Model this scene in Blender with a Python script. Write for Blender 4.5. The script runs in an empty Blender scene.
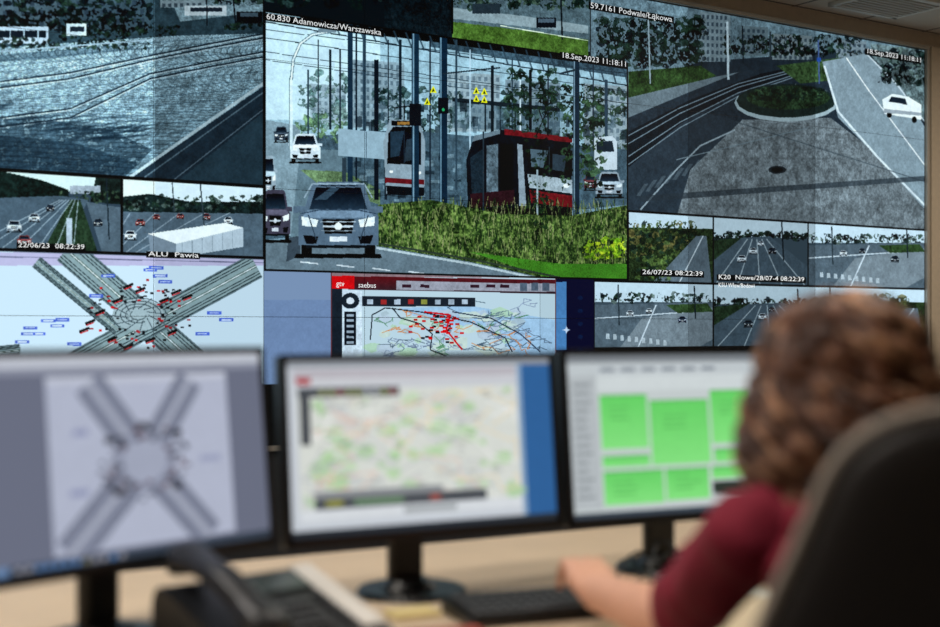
import bpy, bmesh, math, random
import numpy as np
from mathutils import Vector, Matrix
random.seed(4); np.random.seed(4)
scene = bpy.context.scene
try:
    scene.view_settings.view_transform = 'Standard'
    scene.view_settings.look = 'None'
except Exception: pass

# ------------------------------------------------------------------ helpers
def srgb(c):
    r = []
    for v in c:
        v = v/255.0
        r.append(v/12.92 if v <= .04045 else ((v+.055)/1.055)**2.4)
    return (r[0], r[1], r[2], 1)

def mat(name, col, rough=.5, metal=0., noise=0., nscale=30., emit=None, estr=1., bump=0., spec=.5):
    m = bpy.data.materials.new(name); m.use_nodes = True
    nt = m.node_tree; b = nt.nodes['Principled BSDF']
    b.inputs['Base Color'].default_value = srgb(col)
    b.inputs['Roughness'].default_value = rough
    b.inputs['Metallic'].default_value = metal
    b.inputs['Specular IOR Level'].default_value = spec
    tc = nt.nodes.new('ShaderNodeTexCoord')
    nz = nt.nodes.new('ShaderNodeTexNoise'); nz.inputs['Scale'].default_value = nscale
    nz.inputs['Detail'].default_value = 4
    nt.links.new(tc.outputs['Object'], nz.inputs['Vector'])
    if noise > 0:
        cr = nt.nodes.new('ShaderNodeValToRGB')
        c = np.array(srgb(col)[:3])
        cr.color_ramp.elements[0].position = .3; cr.color_ramp.elements[1].position = .7
        cr.color_ramp.elements[0].color = (*(c*(1-noise)), 1)
        cr.color_ramp.elements[1].color = (*np.minimum(c*(1+noise), 1), 1)
        nt.links.new(nz.outputs['Fac'], cr.inputs['Fac'])
        nt.links.new(cr.outputs['Color'], b.inputs['Base Color'])
    if bump > 0:
        bp = nt.nodes.new('ShaderNodeBump'); bp.inputs['Strength'].default_value = bump
        bp.inputs['Distance'].default_value = .01
        nt.links.new(nz.outputs['Fac'], bp.inputs['Height'])
        nt.links.new(bp.outputs['Normal'], b.inputs['Normal'])
    if emit:
        b.inputs['Emission Color'].default_value = srgb(emit)
        b.inputs['Emission Strength'].default_value = estr
    return m

def link(o):
    bpy.context.collection.objects.link(o); return o
def empty(name, M=None):
    o = bpy.data.objects.new(name, None); link(o); o.empty_display_size = .1
    if M is not None: o.matrix_world = M
    return o
def meshobj(name, bm, mats, parent=None, M=None, smooth=False):
    me = bpy.data.meshes.new(name); bm.to_mesh(me); bm.free()
    if not isinstance(mats, (list, tuple)): mats = [mats]
    for m in mats: me.materials.append(m)
    if smooth:
        for p in me.polygons: p.use_smooth = True
    o = bpy.data.objects.new(name, me); link(o)
    if M is not None: o.matrix_local = M
    if parent: o.parent = parent
    return o
def bbox(bm, c, s, bev=0, seg=2, mi=0, R=None):
    M = Matrix.Translation(c)
    if R is not None: M = M @ R
    M = M @ Matrix.Diagonal((s[0], s[1], s[2], 1))
    r = bmesh.ops.create_cube(bm, size=1, matrix=M)
    vs = r['verts']; fs = {f for v in vs for f in v.link_faces}
    for f in fs: f.material_index = mi
    if bev > 0:
        es = list({e for v in vs for e in v.link_edges})
        rr = bmesh.ops.bevel(bm, geom=es, offset=bev, segments=seg, affect='EDGES', profile=.5)
        for f in rr['faces']: f.material_index = mi
def bcyl(bm, p0, p1, r0, r1=None, seg=20, mi=0):
    p0 = Vector(p0); p1 = Vector(p1); r1 = r0 if r1 is None else r1
    d = p1-p0; q = d.to_track_quat('Z', 'Y').to_matrix().to_4x4()
    M = Matrix.Translation((p0+p1)/2) @ q
    r = bmesh.ops.create_cone(bm, cap_ends=True, segments=seg, radius1=r0, radius2=r1, depth=d.length, matrix=M)
    for f in {f for v in r['verts'] for f in v.link_faces}: f.material_index = mi
def frame(origin, x, y, z):
    return Matrix(((x[0], y[0], z[0], origin[0]), (x[1], y[1], z[1], origin[1]), (x[2], y[2], z[2], origin[2]), (0, 0, 0, 1)))
def tube(name, pts, r, m, parent=None, res=3):
    cu = bpy.data.curves.new(name, 'CURVE'); cu.dimensions = '3D'
    sp = cu.splines.new('NURBS'); sp.points.add(len(pts)-1)
    for i, p in enumerate(pts): sp.points[i].co = (*p, 1)
    sp.use_endpoint_u = True; sp.order_u = 4
    cu.bevel_depth = r; cu.bevel_resolution = res; cu.materials.append(m)
    o = bpy.data.objects.new(name, cu); link(o)
    if parent: o.parent = parent
    return o

# ------------------------------------------------------------------ camera
F = 940*50/36
cam = bpy.data.cameras.new('camera'); camo = bpy.data.objects.new('camera', cam); link(camo)
CH = 1.25; HZ = 328.0
camo.location = (0, 0, CH); camo.rotation_euler = (math.radians(90), 0, 0)
cam.lens = 50; cam.sensor_width = 36; cam.shift_y = 14.5/940
cam.dof.use_dof = True; cam.dof.focus_distance = 6.6; cam.dof.aperture_fstop = 1.75
cam.dof.aperture_blades = 0
scene.camera = camo

# ------------------------------------------------------------------ wall geometry frame
D = Vector((.8349, .5505, 0)).normalized(); N = Vector((D.y, -D.x, 0)); UP = Vector((0, 0, 1))
P0 = Vector((2.927, 8.4, 0))
PW, PH = 1.025, .58; NC, NR = 8, 4
HT = 3.04; HB = HT-PH*NR; TL = PW*NC
def t_of(x):
    k = (x-470)/F
    return (k*P0.y-P0.x)/(D.x-D.y*k)
def th(x, y):
    t = t_of(x); Y = P0.y+D.y*t
    return t, CH+(HZ-y)*Y/F

# ------------------------------------------------------------------ canvas
def vnoise(h, w, cy, cx):
    gh = int(h/cy)+3; gw = int(w/cx)+3
    g = np.random.rand(gh, gw).astype(np.float32)
    yi = np.arange(h)/cy; xi = np.arange(w)/cx
    y0 = yi.astype(int); x0 = xi.astype(int)
    fy = (yi-y0); fx = (xi-x0); fy = (fy*fy*(3-2*fy))[:, None]; fx = (fx*fx*(3-2*fx))[None, :]
    a = g[y0][:, x0]; b = g[y0][:, x0+1]; c = g[y0+1][:, x0]; d = g[y0+1][:, x0+1]
    return (a*(1-fx)+b*fx)*(1-fy)+(c*(1-fx)+d*fx)*fy

class Canvas:
    def __init__(s, w, h, fwd, PX, PY, pxw=1.):
        s.w, s.h, s.fwd, s.PX, s.PY = w, h, fwd, PX, PY
        s.a = np.zeros((h, w, 3), np.float32)
        s.clip = (0, w, 0, h)
        s.NF = np.random.rand(h, w).astype(np.float32)
        s.N3 = vnoise(h, w, 3, 3); s.N8 = vnoise(h, w, 8, 8); s.N25 = vnoise(h, w, 18, 28); s.N60 = vnoise(h, w, 40, 90)
        s.T = .25*s.NF+.3*s.N3+.25*s.N8+.2*s.N25
    def mask(s, pts):
        q = [s.fwd(x, y) for x, y in pts]
        cs = [p[0] for p in q]; rs = [p[1] for p in q]
        c0 = max(int(min(cs))-1, s.clip[0]); c1 = min(int(max(cs))+2, s.clip[1])
        r0 = max(int(min(rs))-1, s.clip[2]); r1 = min(int(max(rs))+2, s.clip[3])
        if c0 >= c1 or r0 >= r1: return None
        X = np.arange(c0, c1)[None, :]+.5; Y = np.arange(r0, r1)[:, None]+.5
        m = np.zeros((r1-r0, c1-c0), bool)
        n = len(q)
        for i in range(n):
            x1, y1 = q[i]; x2, y2 = q[(i+1) % n]
            if y1 == y2: continue
            cond = ((y1 > Y) != (y2 > Y)) & (X < (x2-x1)*(Y-y1)/(y2-y1)+x1)
            m ^= cond
        return m, slice(r0, r1), slice(c0, c1)
    def P(s, pts, col, a=1., n=.1, rag=None, col2=None, mix=None):
        r = s.mask(pts)
        if r is None: return
        m, rs, cs = r
        if rag is not None:
            m = m & ((.55*s.N8[rs, cs]+.45*s.N3[rs, cs]) > rag)
        base = np.array(col, np.float32)[None, None, :]*np.ones((*m.shape, 1), np.float32)
        if col2 is not None:
            py = s.PY[rs, cs]; y0 = min(p[1] for p in pts); y1 = max(p[1] for p in pts)
            k = np.clip((py-y0)/(y1-y0+1e-6), 0, 1)[..., None]
            base = base*(1-k)+np.array(col2, np.float32)*k
        if mix is not None:
            k = np.clip((s.N8[rs, cs]*.5+s.N3[rs, cs]*.5-.35)*3, 0, 1)[..., None]
            base = base*(1-k)+np.array(mix, np.float32)*k
        base = base*(1+n*2*(s.T[rs, cs][..., None]-.5)*2)
        k = (m*a)[..., None]
        s.a[rs, cs] = s.a[rs, cs]*(1-k)+base*k
    def cobble(s, pts, hy, sl, cx, sx, sy, dark=.72, var=.14, shear=0.):
        """stone setts in perspective: rows and staggered joints"""
        r = s.mask(pts)
        if r is None: return
        m, rs, cs = r
        px = s.PX[rs, cs]; py = s.PY[rs, cs]
        Wd = 1/np.maximum(py-(hy+sl*px), 3)
        u = (px-cx)*Wd*sx; v = Wd*sy+shear*u
        row = np.floor(v); u = u+.5*(row % 2); colm = np.floor(u)
        hsh = np.modf(np.abs(np.sin(row*12.9898+colm*78.233)*43758.5453))[0]
        joint = ((v-row) < .2) | ((u-colm) < .13)
        f = (np.where(joint, dark, 1-var+2*var*hsh)*(1+.25*(s.T[rs, cs]-.5)*2))[..., None]
        s.a[rs, cs] = np.where(m[..., None], s.a[rs, cs]*f, s.a[rs, cs])
    def R(s, x0, y0, x1, y1, col, **k): s.P([(x0, y0), (x1, y0), (x1, y1), (x0, y1)], col, **k)
    def L(s, x0, y0, x1, y1, w, col, **k):
        dx, dy = x1-x0, y1-y0; l = math.hypot(dx, dy)+1e-9; nx, ny = -dy/l*w/2, dx/l*w/2
        s.P([(x0+nx, y0+ny), (x1+nx, y1+ny), (x1-nx, y1-ny), (x0-nx, y0-ny)], col, **k)
    def PL(s, pts, w, col, **k):
        for a, b in zip(pts[:-1], pts[1:]): s.L(*a, *b, w, col, **k)
    def E(s, cx, cy, rx, ry, col, **k):
        s.P([(cx+rx*math.cos(t*math.pi/9), cy+ry*math.sin(t*math.pi/9)) for t in range(18)], col, **k)
    def foliage(s, x0, y0, x1, y1, cnt, r, cols, n=.5, a=.75):
        for i in range(int(cnt*2.6)):
            x = random.uniform(x0, x1); y = random.uniform(y0, y1); q = r*random.uniform(.25, .75)
            k = 7; o = random.uniform(0, 1)
            s.P([(x+q*1.2*random.uniform(.5, 1.3)*math.cos((t+o)*6.283/k), y+q*random.uniform(.5, 1.3)*math.sin((t+o)*6.283/k)) for t in range(k)], random.choice(cols), n=n, rag=.40, a=a)
    def block(s, x0, y0, x1, y1, col, dx=5, dy=6, win=(52, 64, 74), slope=.06):
        """facade with rows of windows"""
        s.P([(x0, y0), (x1, y0+(x1-x0)*slope), (x1, y1), (x0, y1)], col, n=.12)
        y = y0+3
        while y < y1-3:
            x = x0+2
            while x < x1-2.5:
                yy = y+(x-x0)*slope
                s.R(x, yy, x+dx*.5, yy+dy*.55, win, a=.7); x += dx
            y += dy
    def image(s, name):
        im = bpy.data.images.new(name, s.w, s.h)
        px = np.ones((s.h, s.w, 4), np.float32); px[..., :3] = np.clip(s.a/255., 0, 1)
        im.pixels.foreach_set(px.ravel()); im.update(); im.pack()
        return im

def screen_mat(name, im, strength=1.):
    m = bpy.data.materials.new(name); m.use_nodes = True; nt = m.node_tree; b = nt.nodes['Principled BSDF']
    b.inputs['Base Color'].default_value = (.005, .006, .007, 1); b.inputs['Roughness'].default_value = .45
    b.inputs['Specular IOR Level'].default_value = .08
    t = nt.nodes.new('ShaderNodeTexImage'); t.image = im; t.extension = 'EXTEND'
    nt.links.new(t.outputs['Color'], b.inputs['Emission Color'])
    b.inputs['Emission Strength'].default_value = strength
    return m

# ------------------------------------------------------------------ video wall picture
RES = 340
CW = int(TL*RES); CHh = int((HT-HB)*RES)
tt = -TL+(np.arange(CW)+.5)/RES; hh = HB+(np.arange(CHh)+.5)/RES
Xw = P0.x+D.x*tt; Yw = P0.y+D.y*tt
PX = np.tile((470+F*Xw/Yw)[None, :], (CHh, 1)).astype(np.float32)
PY = (HZ-F*(hh[:, None]-CH)/Yw[None, :]).astype(np.float32)
def wfwd(x, y):
    t, h = th(x, y); return ((t+TL)*RES, (h-HB)*RES)
c = Canvas(CW, CHh, wfwd, PX, PY)
def feed(xl, xr, top, bot):
    c0 = 0 if xl is None else (t_of(xl)+TL)*RES
    c1 = CW if xr is None else (t_of(xr)+TL)*RES
    r1 = CHh if top is None else (th(*top)[1]-HB)*RES
    r0 = 0 if bot is None else (th(*bot)[1]-HB)*RES
    c.clip = (max(int(c0), 0), min(int(c1), CW), max(int(r0), 0), min(int(r1), CHh))
def unclip(): c.clip = (0, CW, 0, CHh)
def fillfeed(col):
    a, b, d, e = c.clip; c.a[d:e, a:b] = np.array(col, np.float32)
def border(col=(6, 8, 10), w=2):
    a, b, d, e = c.clip
    c.a[d:d+w, a:b] = col; c.a[e-w:e, a:b] = col; c.a[d:e, a:a+w] = col; c.a[d:e, b-w:b] = col

c.a[:] = (14, 18, 24)
DK = (14, 20, 24); G1 = (38, 52, 44); G2 = (22, 32, 30); G3 = (60, 78, 56)

def car(cx, by, w, h, col, n=.08):
    C = c; x = lambda u: cx+u*w/2; y = lambda v: by-v*h
    C.P([(x(-1.05), y(0)), (x(1.05), y(0)), (x(1.1), y(-.06)), (x(-1.1), y(-.06))], (8, 10, 12))
    C.R(x(-.92), y(.28), x(-.66), y(0), (6, 7, 9)); C.R(x(.66), y(.28), x(.92), y(0), (6, 7, 9))
    C.P([(x(-1), y(.12)), (x(-1), y(.52)), (x(-.86), y(.6)), (x(-.66), y(.95)), (x(-.5), y(1)), (x(.5), y(1)), (x(.66), y(.95)), (x(.86), y(.6)), (x(1), y(.52)), (x(1), y(.12))], col, n=n)
    C.P([(x(-.72), y(.62)), (x(-.56), y(.92)), (x(.56), y(.92)), (x(.72), y(.62))], (14, 20, 27), col2=(48, 62, 74))
    bright = tuple(min(255, v*1.2+12) for v in col)
    C.P([(x(-.8), y(.6)), (x(.8), y(.6)), (x(.9), y(.5)), (x(-.9), y(.5))], bright)
    C.P([(x(-.4), y(.48)), (x(.4), y(.48)), (x(.34), y(.28)), (x(-.34), y(.28))], (18, 22, 27))
    C.L(x(-.38), y(.38), x(.38), y(.38), h*.03, (190, 200, 206)); C.E(x(0), y(.38), w*.05, h*.05, (210, 216, 220))
    for sg in (-1, 1):
        C.P([(x(.5*sg), y(.47)), (x(.92*sg), y(.52)), (x(.9*sg), y(.39)), (x(.55*sg), y(.37))], (225, 235, 240))
        C.P([(x(.5*sg), y(.24)), (x(.88*sg), y(.26)), (x(.8*sg), y(.14)), (x(.55*sg), y(.14))], (20, 24, 30))
        C.R(min(x(.78*sg), x(1.12*sg)), y(.66), max(x(.78*sg), x(1.12*sg)), y(.57), col)
    C.R(x(-.22), y(.24), x(.22), y(.17), (205, 210, 215))
    C.L(x(-.8), y(.1), x(.8), y(.1), h*.04, (30, 34, 38))

# ---- A : top-left square paved with setts
feed(None, 264, None, (264, 186)); fillfeed((64, 84, 98))
pav = [(-900, 90), (0, 48), (150, 36), (264, 26), (264, 200), (-900, 300)]
c.P(pav, (166, 192, 202), n=.12, col2=(100, 126, 140))
c.cobble(pav, -10, .0, 520, 34, 6200, dark=.66, var=.16, shear=.05)
# wider slab courses running across the square
for i in range(17):
    y = 52+i*5+i*i*.22
    c.L(-200, y+20, 264, y-18, .9, (66, 86, 98), a=.55, n=.3)
for i in range(34):
    x = -300+i*26
    c.L(x*.5+150, 40, x*1.25-60, 190, .8, (70, 90, 102), a=.4, n=.3)
for k_, (ya, yb) in enumerate(((82, 50), (88, 54), (118, 68), (127, 73))):
    c.PL([(-120, ya+12), (0, ya), (70, ya-9), (150, yb+6), (210, yb-6), (264, yb-16)], 1.5, (40, 54, 64)); c.PL([(-120, ya+13.5), (0, ya+1.5), (70, ya-7.5), (150, yb+7.5), (210, yb-4.5), (264, yb-14.5)], .9, (206, 222, 228), a=.85)
sh = (26, 40, 50)  # tree shadows across the paving, painted into the feed picture
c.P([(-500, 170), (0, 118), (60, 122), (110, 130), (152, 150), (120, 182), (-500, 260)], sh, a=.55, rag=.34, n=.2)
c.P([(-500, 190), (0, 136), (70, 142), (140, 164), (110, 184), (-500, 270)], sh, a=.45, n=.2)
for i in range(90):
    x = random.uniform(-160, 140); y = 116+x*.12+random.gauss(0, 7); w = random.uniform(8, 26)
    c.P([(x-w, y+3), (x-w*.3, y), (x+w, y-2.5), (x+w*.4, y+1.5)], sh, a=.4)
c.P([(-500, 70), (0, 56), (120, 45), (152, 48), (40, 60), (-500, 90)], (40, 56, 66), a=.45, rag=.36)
c.P([(264, 86), (128, 180), (264, 200)], (50, 64, 74), n=.15)
c.P([(264, 112), (172, 186), (264, 200)], (60, 78, 88), n=.1)
c.L(264, 83, 126, 180, 3, (190, 208, 214)); c.L(264, 92, 138, 182, 1.3, (104, 122, 132)); c.L(264, 109, 166, 186, 1, (110, 126, 136))
c.P([(-900, -60), (264, -60), (264, 34), (178, 36), (0, 48), (-900, 80)], (64, 82, 90), n=.2)
c.block(-80, -20, 60, 30, (84, 100, 108), 9, 10, slope=-.02); c.block(66, -10, 150, 30, (70, 86, 94), 8, 9, slope=-.02)
c.foliage(-200, -20, 150, 28, 190, 8, [G1, G2, DK, DK]); c.foliage(-20, 10, 150, 30, 70, 6, [G2, DK])
c.foliage(60, 26, 180, 38, 60, 4, [G1, (10, 16, 16), G2])
c.R(-90, 27, 48, 44, (176, 192, 202), n=.05); c.R(-90, 31, 46, 38, (30, 40, 48)); c.R(66, 24, 86, 36, (190, 205, 212))
for i in range(8): c.L(-60+i*14, 30, -60+i*14, 42, 1.2, (170, 190, 200))
c.foliage(-40, 38, 150, 49, 60, 4, [G1, (10, 16, 16), G2])
c.R(70, 27, 84, 32, (40, 50, 60)); c.L(0, 52, 178, 38, 1.6, (150, 170, 180))
c.P([(158, -30), (264, -50), (264, 12), (180, 22)], (140, 162, 170), n=.3); c.block(160, -20, 205, 8, (150, 166, 172), 6, 7, slope=-.02); c.foliage(215, -10, 262, 4, 20, 6, [G1, DK])
c.R(184, 6, 226, 16, (210, 222, 226)); c.R(190, 8, 222, 12, (50, 60, 70)); c.R(236, 12, 262, 24, (24, 30, 36)); c.R(240, 13, 258, 17, (90, 106, 116)); c.L(232, -10, 236, 30, 1.6, (30, 38, 44)); c.L(206, -10, 207, 26, 1.2, (30, 38, 44))
c.foliage(225, 22, 264, 30, 14, 3.5, [G2, G1]); border()
# ---- B1/B2
feed(None, 122, (264, 187), (264, 258)); fillfeed((60, 72, 82))
c.P([(-900, 100), (122, 170), (122, 192), (-900, 190)], (196, 212, 220), n=.03)
c.P([(-900, 120), (-40, 168), (0, 171), (40, 180), (68, 190), (68, 200), (-900, 230)], (30, 42, 40), n=.4)
c.P([(96, 176), (122, 178), (122, 205), (90, 202)], (34, 44, 42), n=.4)
c.R(70, 186, 100, 194, (150, 160, 168)); c.foliage(60, 192, 122, 203, 40, 4, [G2, G1, (70, 85, 70)])
c.P([(-900, 230), (60, 196), (88, 200), (60, 260), (-900, 330)], (80, 94, 104), n=.1)
c.P([(70, 200), (80, 200), (100, 260), (40, 256)], (44, 58, 46), n=.3)
c.P([(86, 202), (122, 208), (122, 262), (104, 260)], (88, 101, 110), n=.1)
for i in range(7): c.L(-60+i*22, 262, 60+i*3, 200, 1.0, (165, 180, 188), a=.7)
for x, y, w in ((14, 232, 15), (34, 222, 11), (50, 211, 8), (98, 226, 9), (24, 246, 14)): car(x, y, w, w*.75, random.choice([(30, 36, 44), (110, 60, 60), (160, 170, 176)]))
c.R(66, 218, 72, 246, (160, 172, 180)); c.L(106, 176, 109, 240, 1.3, (40, 50, 56)); border()
feed(122, 264, (264, 187), (264, 258)); fillfeed((68, 80, 90))
c.P([(122, 170), (264, 182), (264, 207), (122, 200)], (206, 220, 226), n=.03)
c.P([(122, 197), (150, 194), (190, 202), (264, 202), (264, 216), (122, 212)], (34, 46, 46), n=.4)
c.foliage(122, 196, 264, 210, 60, 4, [G2, G1, (84, 96, 92)])
c.P([(122, 212), (264, 214), (264, 262), (122, 262)], (88, 102, 112), n=.1)
for i in range(5): c.L(130+i*25, 213, 122+i*8-20, 258, .9, (170, 182, 190), a=.6)
for x, y, w in ((140, 226, 9), (156, 220, 7), (180, 219, 7), (206, 220, 8), (130, 240, 12), (228, 224, 9)): car(x, y, w, w*.75, random.choice([(40, 46, 54), (120, 60, 56), (190, 200, 205)]))
c.P([(148, 234), (225, 223), (243, 228), (176, 244)], (222, 228, 230), n=.03); c.P([(148, 234), (176, 244), (176, 258), (150, 252)], (120, 132, 142), n=.05); c.P([(176, 244), (243, 228), (243, 247), (176, 258)], (172, 184, 192), n=.05)
for i in range(6): c.L(182+i*10, 243-i*2.3, 182+i*10, 256-i*1.6, .7, (140, 152, 160))
c.L(200, 184, 204, 226, 1.3, (60, 70, 76)); c.L(172, 183, 174, 212, 1.1, (60, 70, 76)); border()
# ---- C : junction plan
feed(None, 264, (264, 259), (264, 384)); fillfeed((186, 200, 208))
c.P([(-900, 240), (264, 256), (264, 266), (-900, 265)], (172, 168, 190), n=.02); c.L(-300, 250, 264, 263, 1, (110, 110, 130))
def road(x0, y0, x1, y1, w):
    c.L(x0, y0, x1, y1, w, (98, 112, 116), n=.05); c.L(x0, y0, x1, y1, w*.86, (134, 150, 152), n=.05); c.L(x0, y0, x1, y1, w*.1, (84, 100, 94)); c.L(x0, y0, x1, y1, w*.04, (200, 206, 210))
    dx, dy = x1-x0, y1-y0; l = math.hypot(dx, dy); nx, ny = -dy/l, dx/l
    for o in (-.43, -.32, -.22, .22, .32, .43): c.L(x0+nx*w*o, y0+ny*w*o, x1+nx*w*o, y1+ny*w*o, .8, (44, 54, 58))
road(66, 250, 206, 372, 28); road(256, 266, 60, 372, 26); road(36, 262, 118, 330, 13); road(-200, 372, 20, 350, 12)
c.E(138, 315, 26, 16, (150, 163, 166), n=.04)
for k_ in range(5): c.PL([(138+(8+k_*5)*math.cos(t/3.), 315+(5+k_*3)*math.sin(t/3.)) for t in range(k_*3, k_*3+13)], .8, (64, 76, 80))
for an in range(0, 360, 30):
    a_ = math.radians(an); c.L(138+10*math.cos(a_), 315+6*math.sin(a_), 138+30*math.cos(a_+.5), 315+19*math.sin(a_+.5), .8, (70, 80, 86))
for i in range(90):
    an = random.uniform(0, 6.28); rr = random.uniform(.7, 1.9)
    x = 138+math.cos(an)*30*rr; y = 315+math.sin(an)*19*rr
    c.R(x-1.5, y-.9, x+1.5, y+.9, random.choice([(180, 36, 42), (20, 24, 30), (140, 36, 42), (20, 24, 30), (24, 30, 34)]))
for x, y in ((90, 322), (112, 339), (150, 340), (164, 300), (118, 300), (128, 286), (187, 297), (172, 332), (100, 312), (128, 346), (176, 292), (140, 290), (84, 330)):
    c.L(x-5, y+2, x+5, y-2, 2.4, (20, 22, 26)); c.L(x-4, y+3.6, x+4, y+.5, 1, (176, 36, 42))
for x, y in ((30, 328), (38, 334), (48, 321), (62, 320), (57, 326), (28, 334), (150, 270), (160, 276), (165, 282), (156, 268), (214, 313), (22, 342), (202, 334), (96, 296), (226, 320), (74, 344), (108, 276)):
    c.R(x-7, y-1.6, x+7, y+1.6, (84, 104, 176)); c.R(x-5, y-.5, x+5, y+.5, (200, 210, 240))
border((90, 100, 110), 1)
feed(264, 331, (264, 262), (264, 384)); fillfeed((128, 142, 164)); c.P([(264, 300), (331, 300), (331, 400), (264, 400)], (118, 134, 160), n=.03)
feed(556, 594, (264, 262), None); fillfeed((18, 30, 54)); c.P([(556, 282), (566, 282), (566, 350), (556, 350)], (90, 130, 170), n=.05)
for i in range(5): c.E(580, 298+i*13, 2.6, 2.2, (26, 42, 68))
c.P([(566, 330-4), (567.5, 330-1), (570, 330), (567.5, 331), (566, 334), (565, 331), (562, 330), (565, 329)], (190, 200, 215))
# ---- E : strip above
feed(264, 590, None, (264, 60)); fillfeed((24, 32, 36))
c.P([(384, -60), (590, -20), (590, 70), (384, 40)], (26, 34, 38), n=.4)
c.P([(452, -10), (590, 0), (590, 52), (452, 34)], (92, 108, 114), n=.2); c.P([(452, 22), (510, 29), (588, 40), (588, 60), (452, 40)], (80, 104, 56), n=.3)
c.P([(452, 8), (520, 16), (588, 26), (588, 34), (452, 19)], (140, 154, 158), n=.1)
c.foliage(455, -6, 590, 8, 60, 6, [G1, G2, (70, 84, 74)]); c.R(472, 4, 500, 14, (50, 60, 66)); c.R(536, 18, 556, 28, (26, 32, 38)); c.R(538, 19, 554, 23, (90, 104, 114))
c.L(452, -20, 452, 34, 2, (4, 6, 8)); c.L(560, -20, 562, 40, 1.6, (30, 36, 40)); c.L(500, 26, 588, 41, .9, (210, 220, 200))
c.foliage(266, -40, 384, 6, 60, 9, [G2, DK, (46, 60, 58)])
# ---- F : right large
feed(590, None, None, (925, 230)); fillfeed((50, 60, 68))
c.P([(590, 60), (925, 60), (925, 240), (590, 215)], (50, 60, 68), n=.16)
c.P([(676, 190), (760, 150), (925, 150), (925, 240), (640, 215)], (90, 98, 104), n=.16)
lit = [(742, 120), (830, 118), (925, 190), (925, 240), (676, 220), (690, 170)]
c.P(lit, (116, 124, 128), n=.14); c.cobble(lit, 60, 0, 780, 4, 900, dark=.94, var=.03)
c.P([(628, 212), (676, 217), (690, 170), (740, 122), (700, 112), (628, 150)], (56, 66, 74), n=.12)
c.P([(590, -40), (925, 20), (925, 62), (840, 52), (700, 62), (628, 86), (590, 90)], (112, 130, 138), n=.25)
c.block(700, 12, 730, 62, (128, 142, 148), 4.5, 7); c.block(740, 26, 768, 56, (104, 118, 124), 5, 6); c.block(772, 34, 812, 60, (130, 142, 146), 5, 6); c.block(836, 40, 866, 58, (120, 132, 138), 5, 6)
c.foliage(600, 20, 700, 64, 130, 9, [DK, G2, G1, (40, 54, 50)]); c.foliage(725, 36, 800, 54, 60, 5, [DK, G2, G1])
c.foliage(790, 36, 860, 56, 44, 5, [G2, G1, DK])
c.P([(628, 72), (700, 66), (716, 76), (660, 96), (628, 100)], (54, 72, 46), n=.4); c.P([(628, 98), (716, 77), (740, 72), (690, 92), (628, 118)], (112, 124, 130), n=.12)
c.P([(628, 132), (690, 100), (760, 74), (840, 58), (872, 58), (800, 74), (730, 96), (680, 124), (628, 168)], (30, 38, 44), n=.2)
for o in (0, 5, 13, 18): c.PL([(628, 136+o*1.6), (680, 108+o*1.1), (738, 84+o*.7), (800, 68+o*.4), (850, 60+o*.2)], 1.0, (126, 140, 148))
c.E(786, 103, 52, 19, (160, 174, 178), n=.06); c.E(786, 101, 50, 17, (40, 52, 50), n=.2); c.E(788, 98, 42, 12, (46, 60, 46), n=.5); c.foliage(752, 88, 822, 100, 60, 4, [G1, G2, (60, 76, 60)])
c.P([(776, 66), (840, 58), (836, 80), (800, 84)], (66, 84, 60), n=.4)
c.P([(822, 62), (866, 54), (900, 86), (925, 128), (925, 210), (880, 160), (838, 118)], (136, 150, 157), n=.1)
c.PL([(824, 66), (838, 112), (878, 158), (925, 206)], 2, (204, 214, 218)); c.PL([(846, 58), (868, 90), (925, 166)], 1.1, (220, 226, 230)); c.PL([(866, 54), (896, 84), (925, 122)], 1.4, (190, 200, 204))
c.P([(870, 44), (925, 50), (925, 122), (898, 84), (872, 58)], (104, 118, 120), n=.4); c.foliage(880, 50, 925, 84, 54, 6, [DK, G2, (90, 104, 100)])
c.P([(882, 100), (892, 94), (908, 97), (921, 105), (921, 120), (884, 114)], (222, 228, 232), n=.04); c.P([(891, 97), (905, 99), (907, 105), (888, 102)], (40, 50, 60)); c.E(889, 115, 2.6, 3.2, (10, 12, 14)); c.E(914, 120, 2.6, 3.2, (10, 12, 14)); c.P([(884, 109), (921, 113), (921, 116), (884, 113)], (150, 158, 164))
c.L(727, 22, 728, 80, 2.2, (190, 204, 210)); c.L(742, 26, 743, 64, 1.4, (40, 50, 56)); c.L(648, 20, 650, 84, 1.4, (150, 164, 170)); c.L(818, 40, 819, 84, 1.4, (80, 96, 130)); c.L(770, 32, 770, 60, 1.6, (60, 70, 76)); c.R(816.5, 58, 820.5, 62, (60, 90, 150))
c.PL([(640, 210), (676, 170), (700, 146), (735, 130)], 1.6, (150, 162, 168)); c.L(676, 160, 808, 128, 1.0, (120, 132, 138)); c.L(735, 122, 925, 182, 1, (70, 80, 86), a=.7)
c.E(777, 170, 9, 4, (44, 50, 54)); c.E(777, 170, 6, 2.6, (20, 24, 28)); c.P([(640, 196), (925, 176), (925, 181), (640, 202)], (56, 64, 70), a=.7)
for i in range(7): c.P([(636+i*9, 196-i*4), (640+i*9, 196-i*4), (648+i*9, 184-i*4), (644+i*9, 184-i*4)], (120, 132, 138), a=.4)
border()
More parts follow.
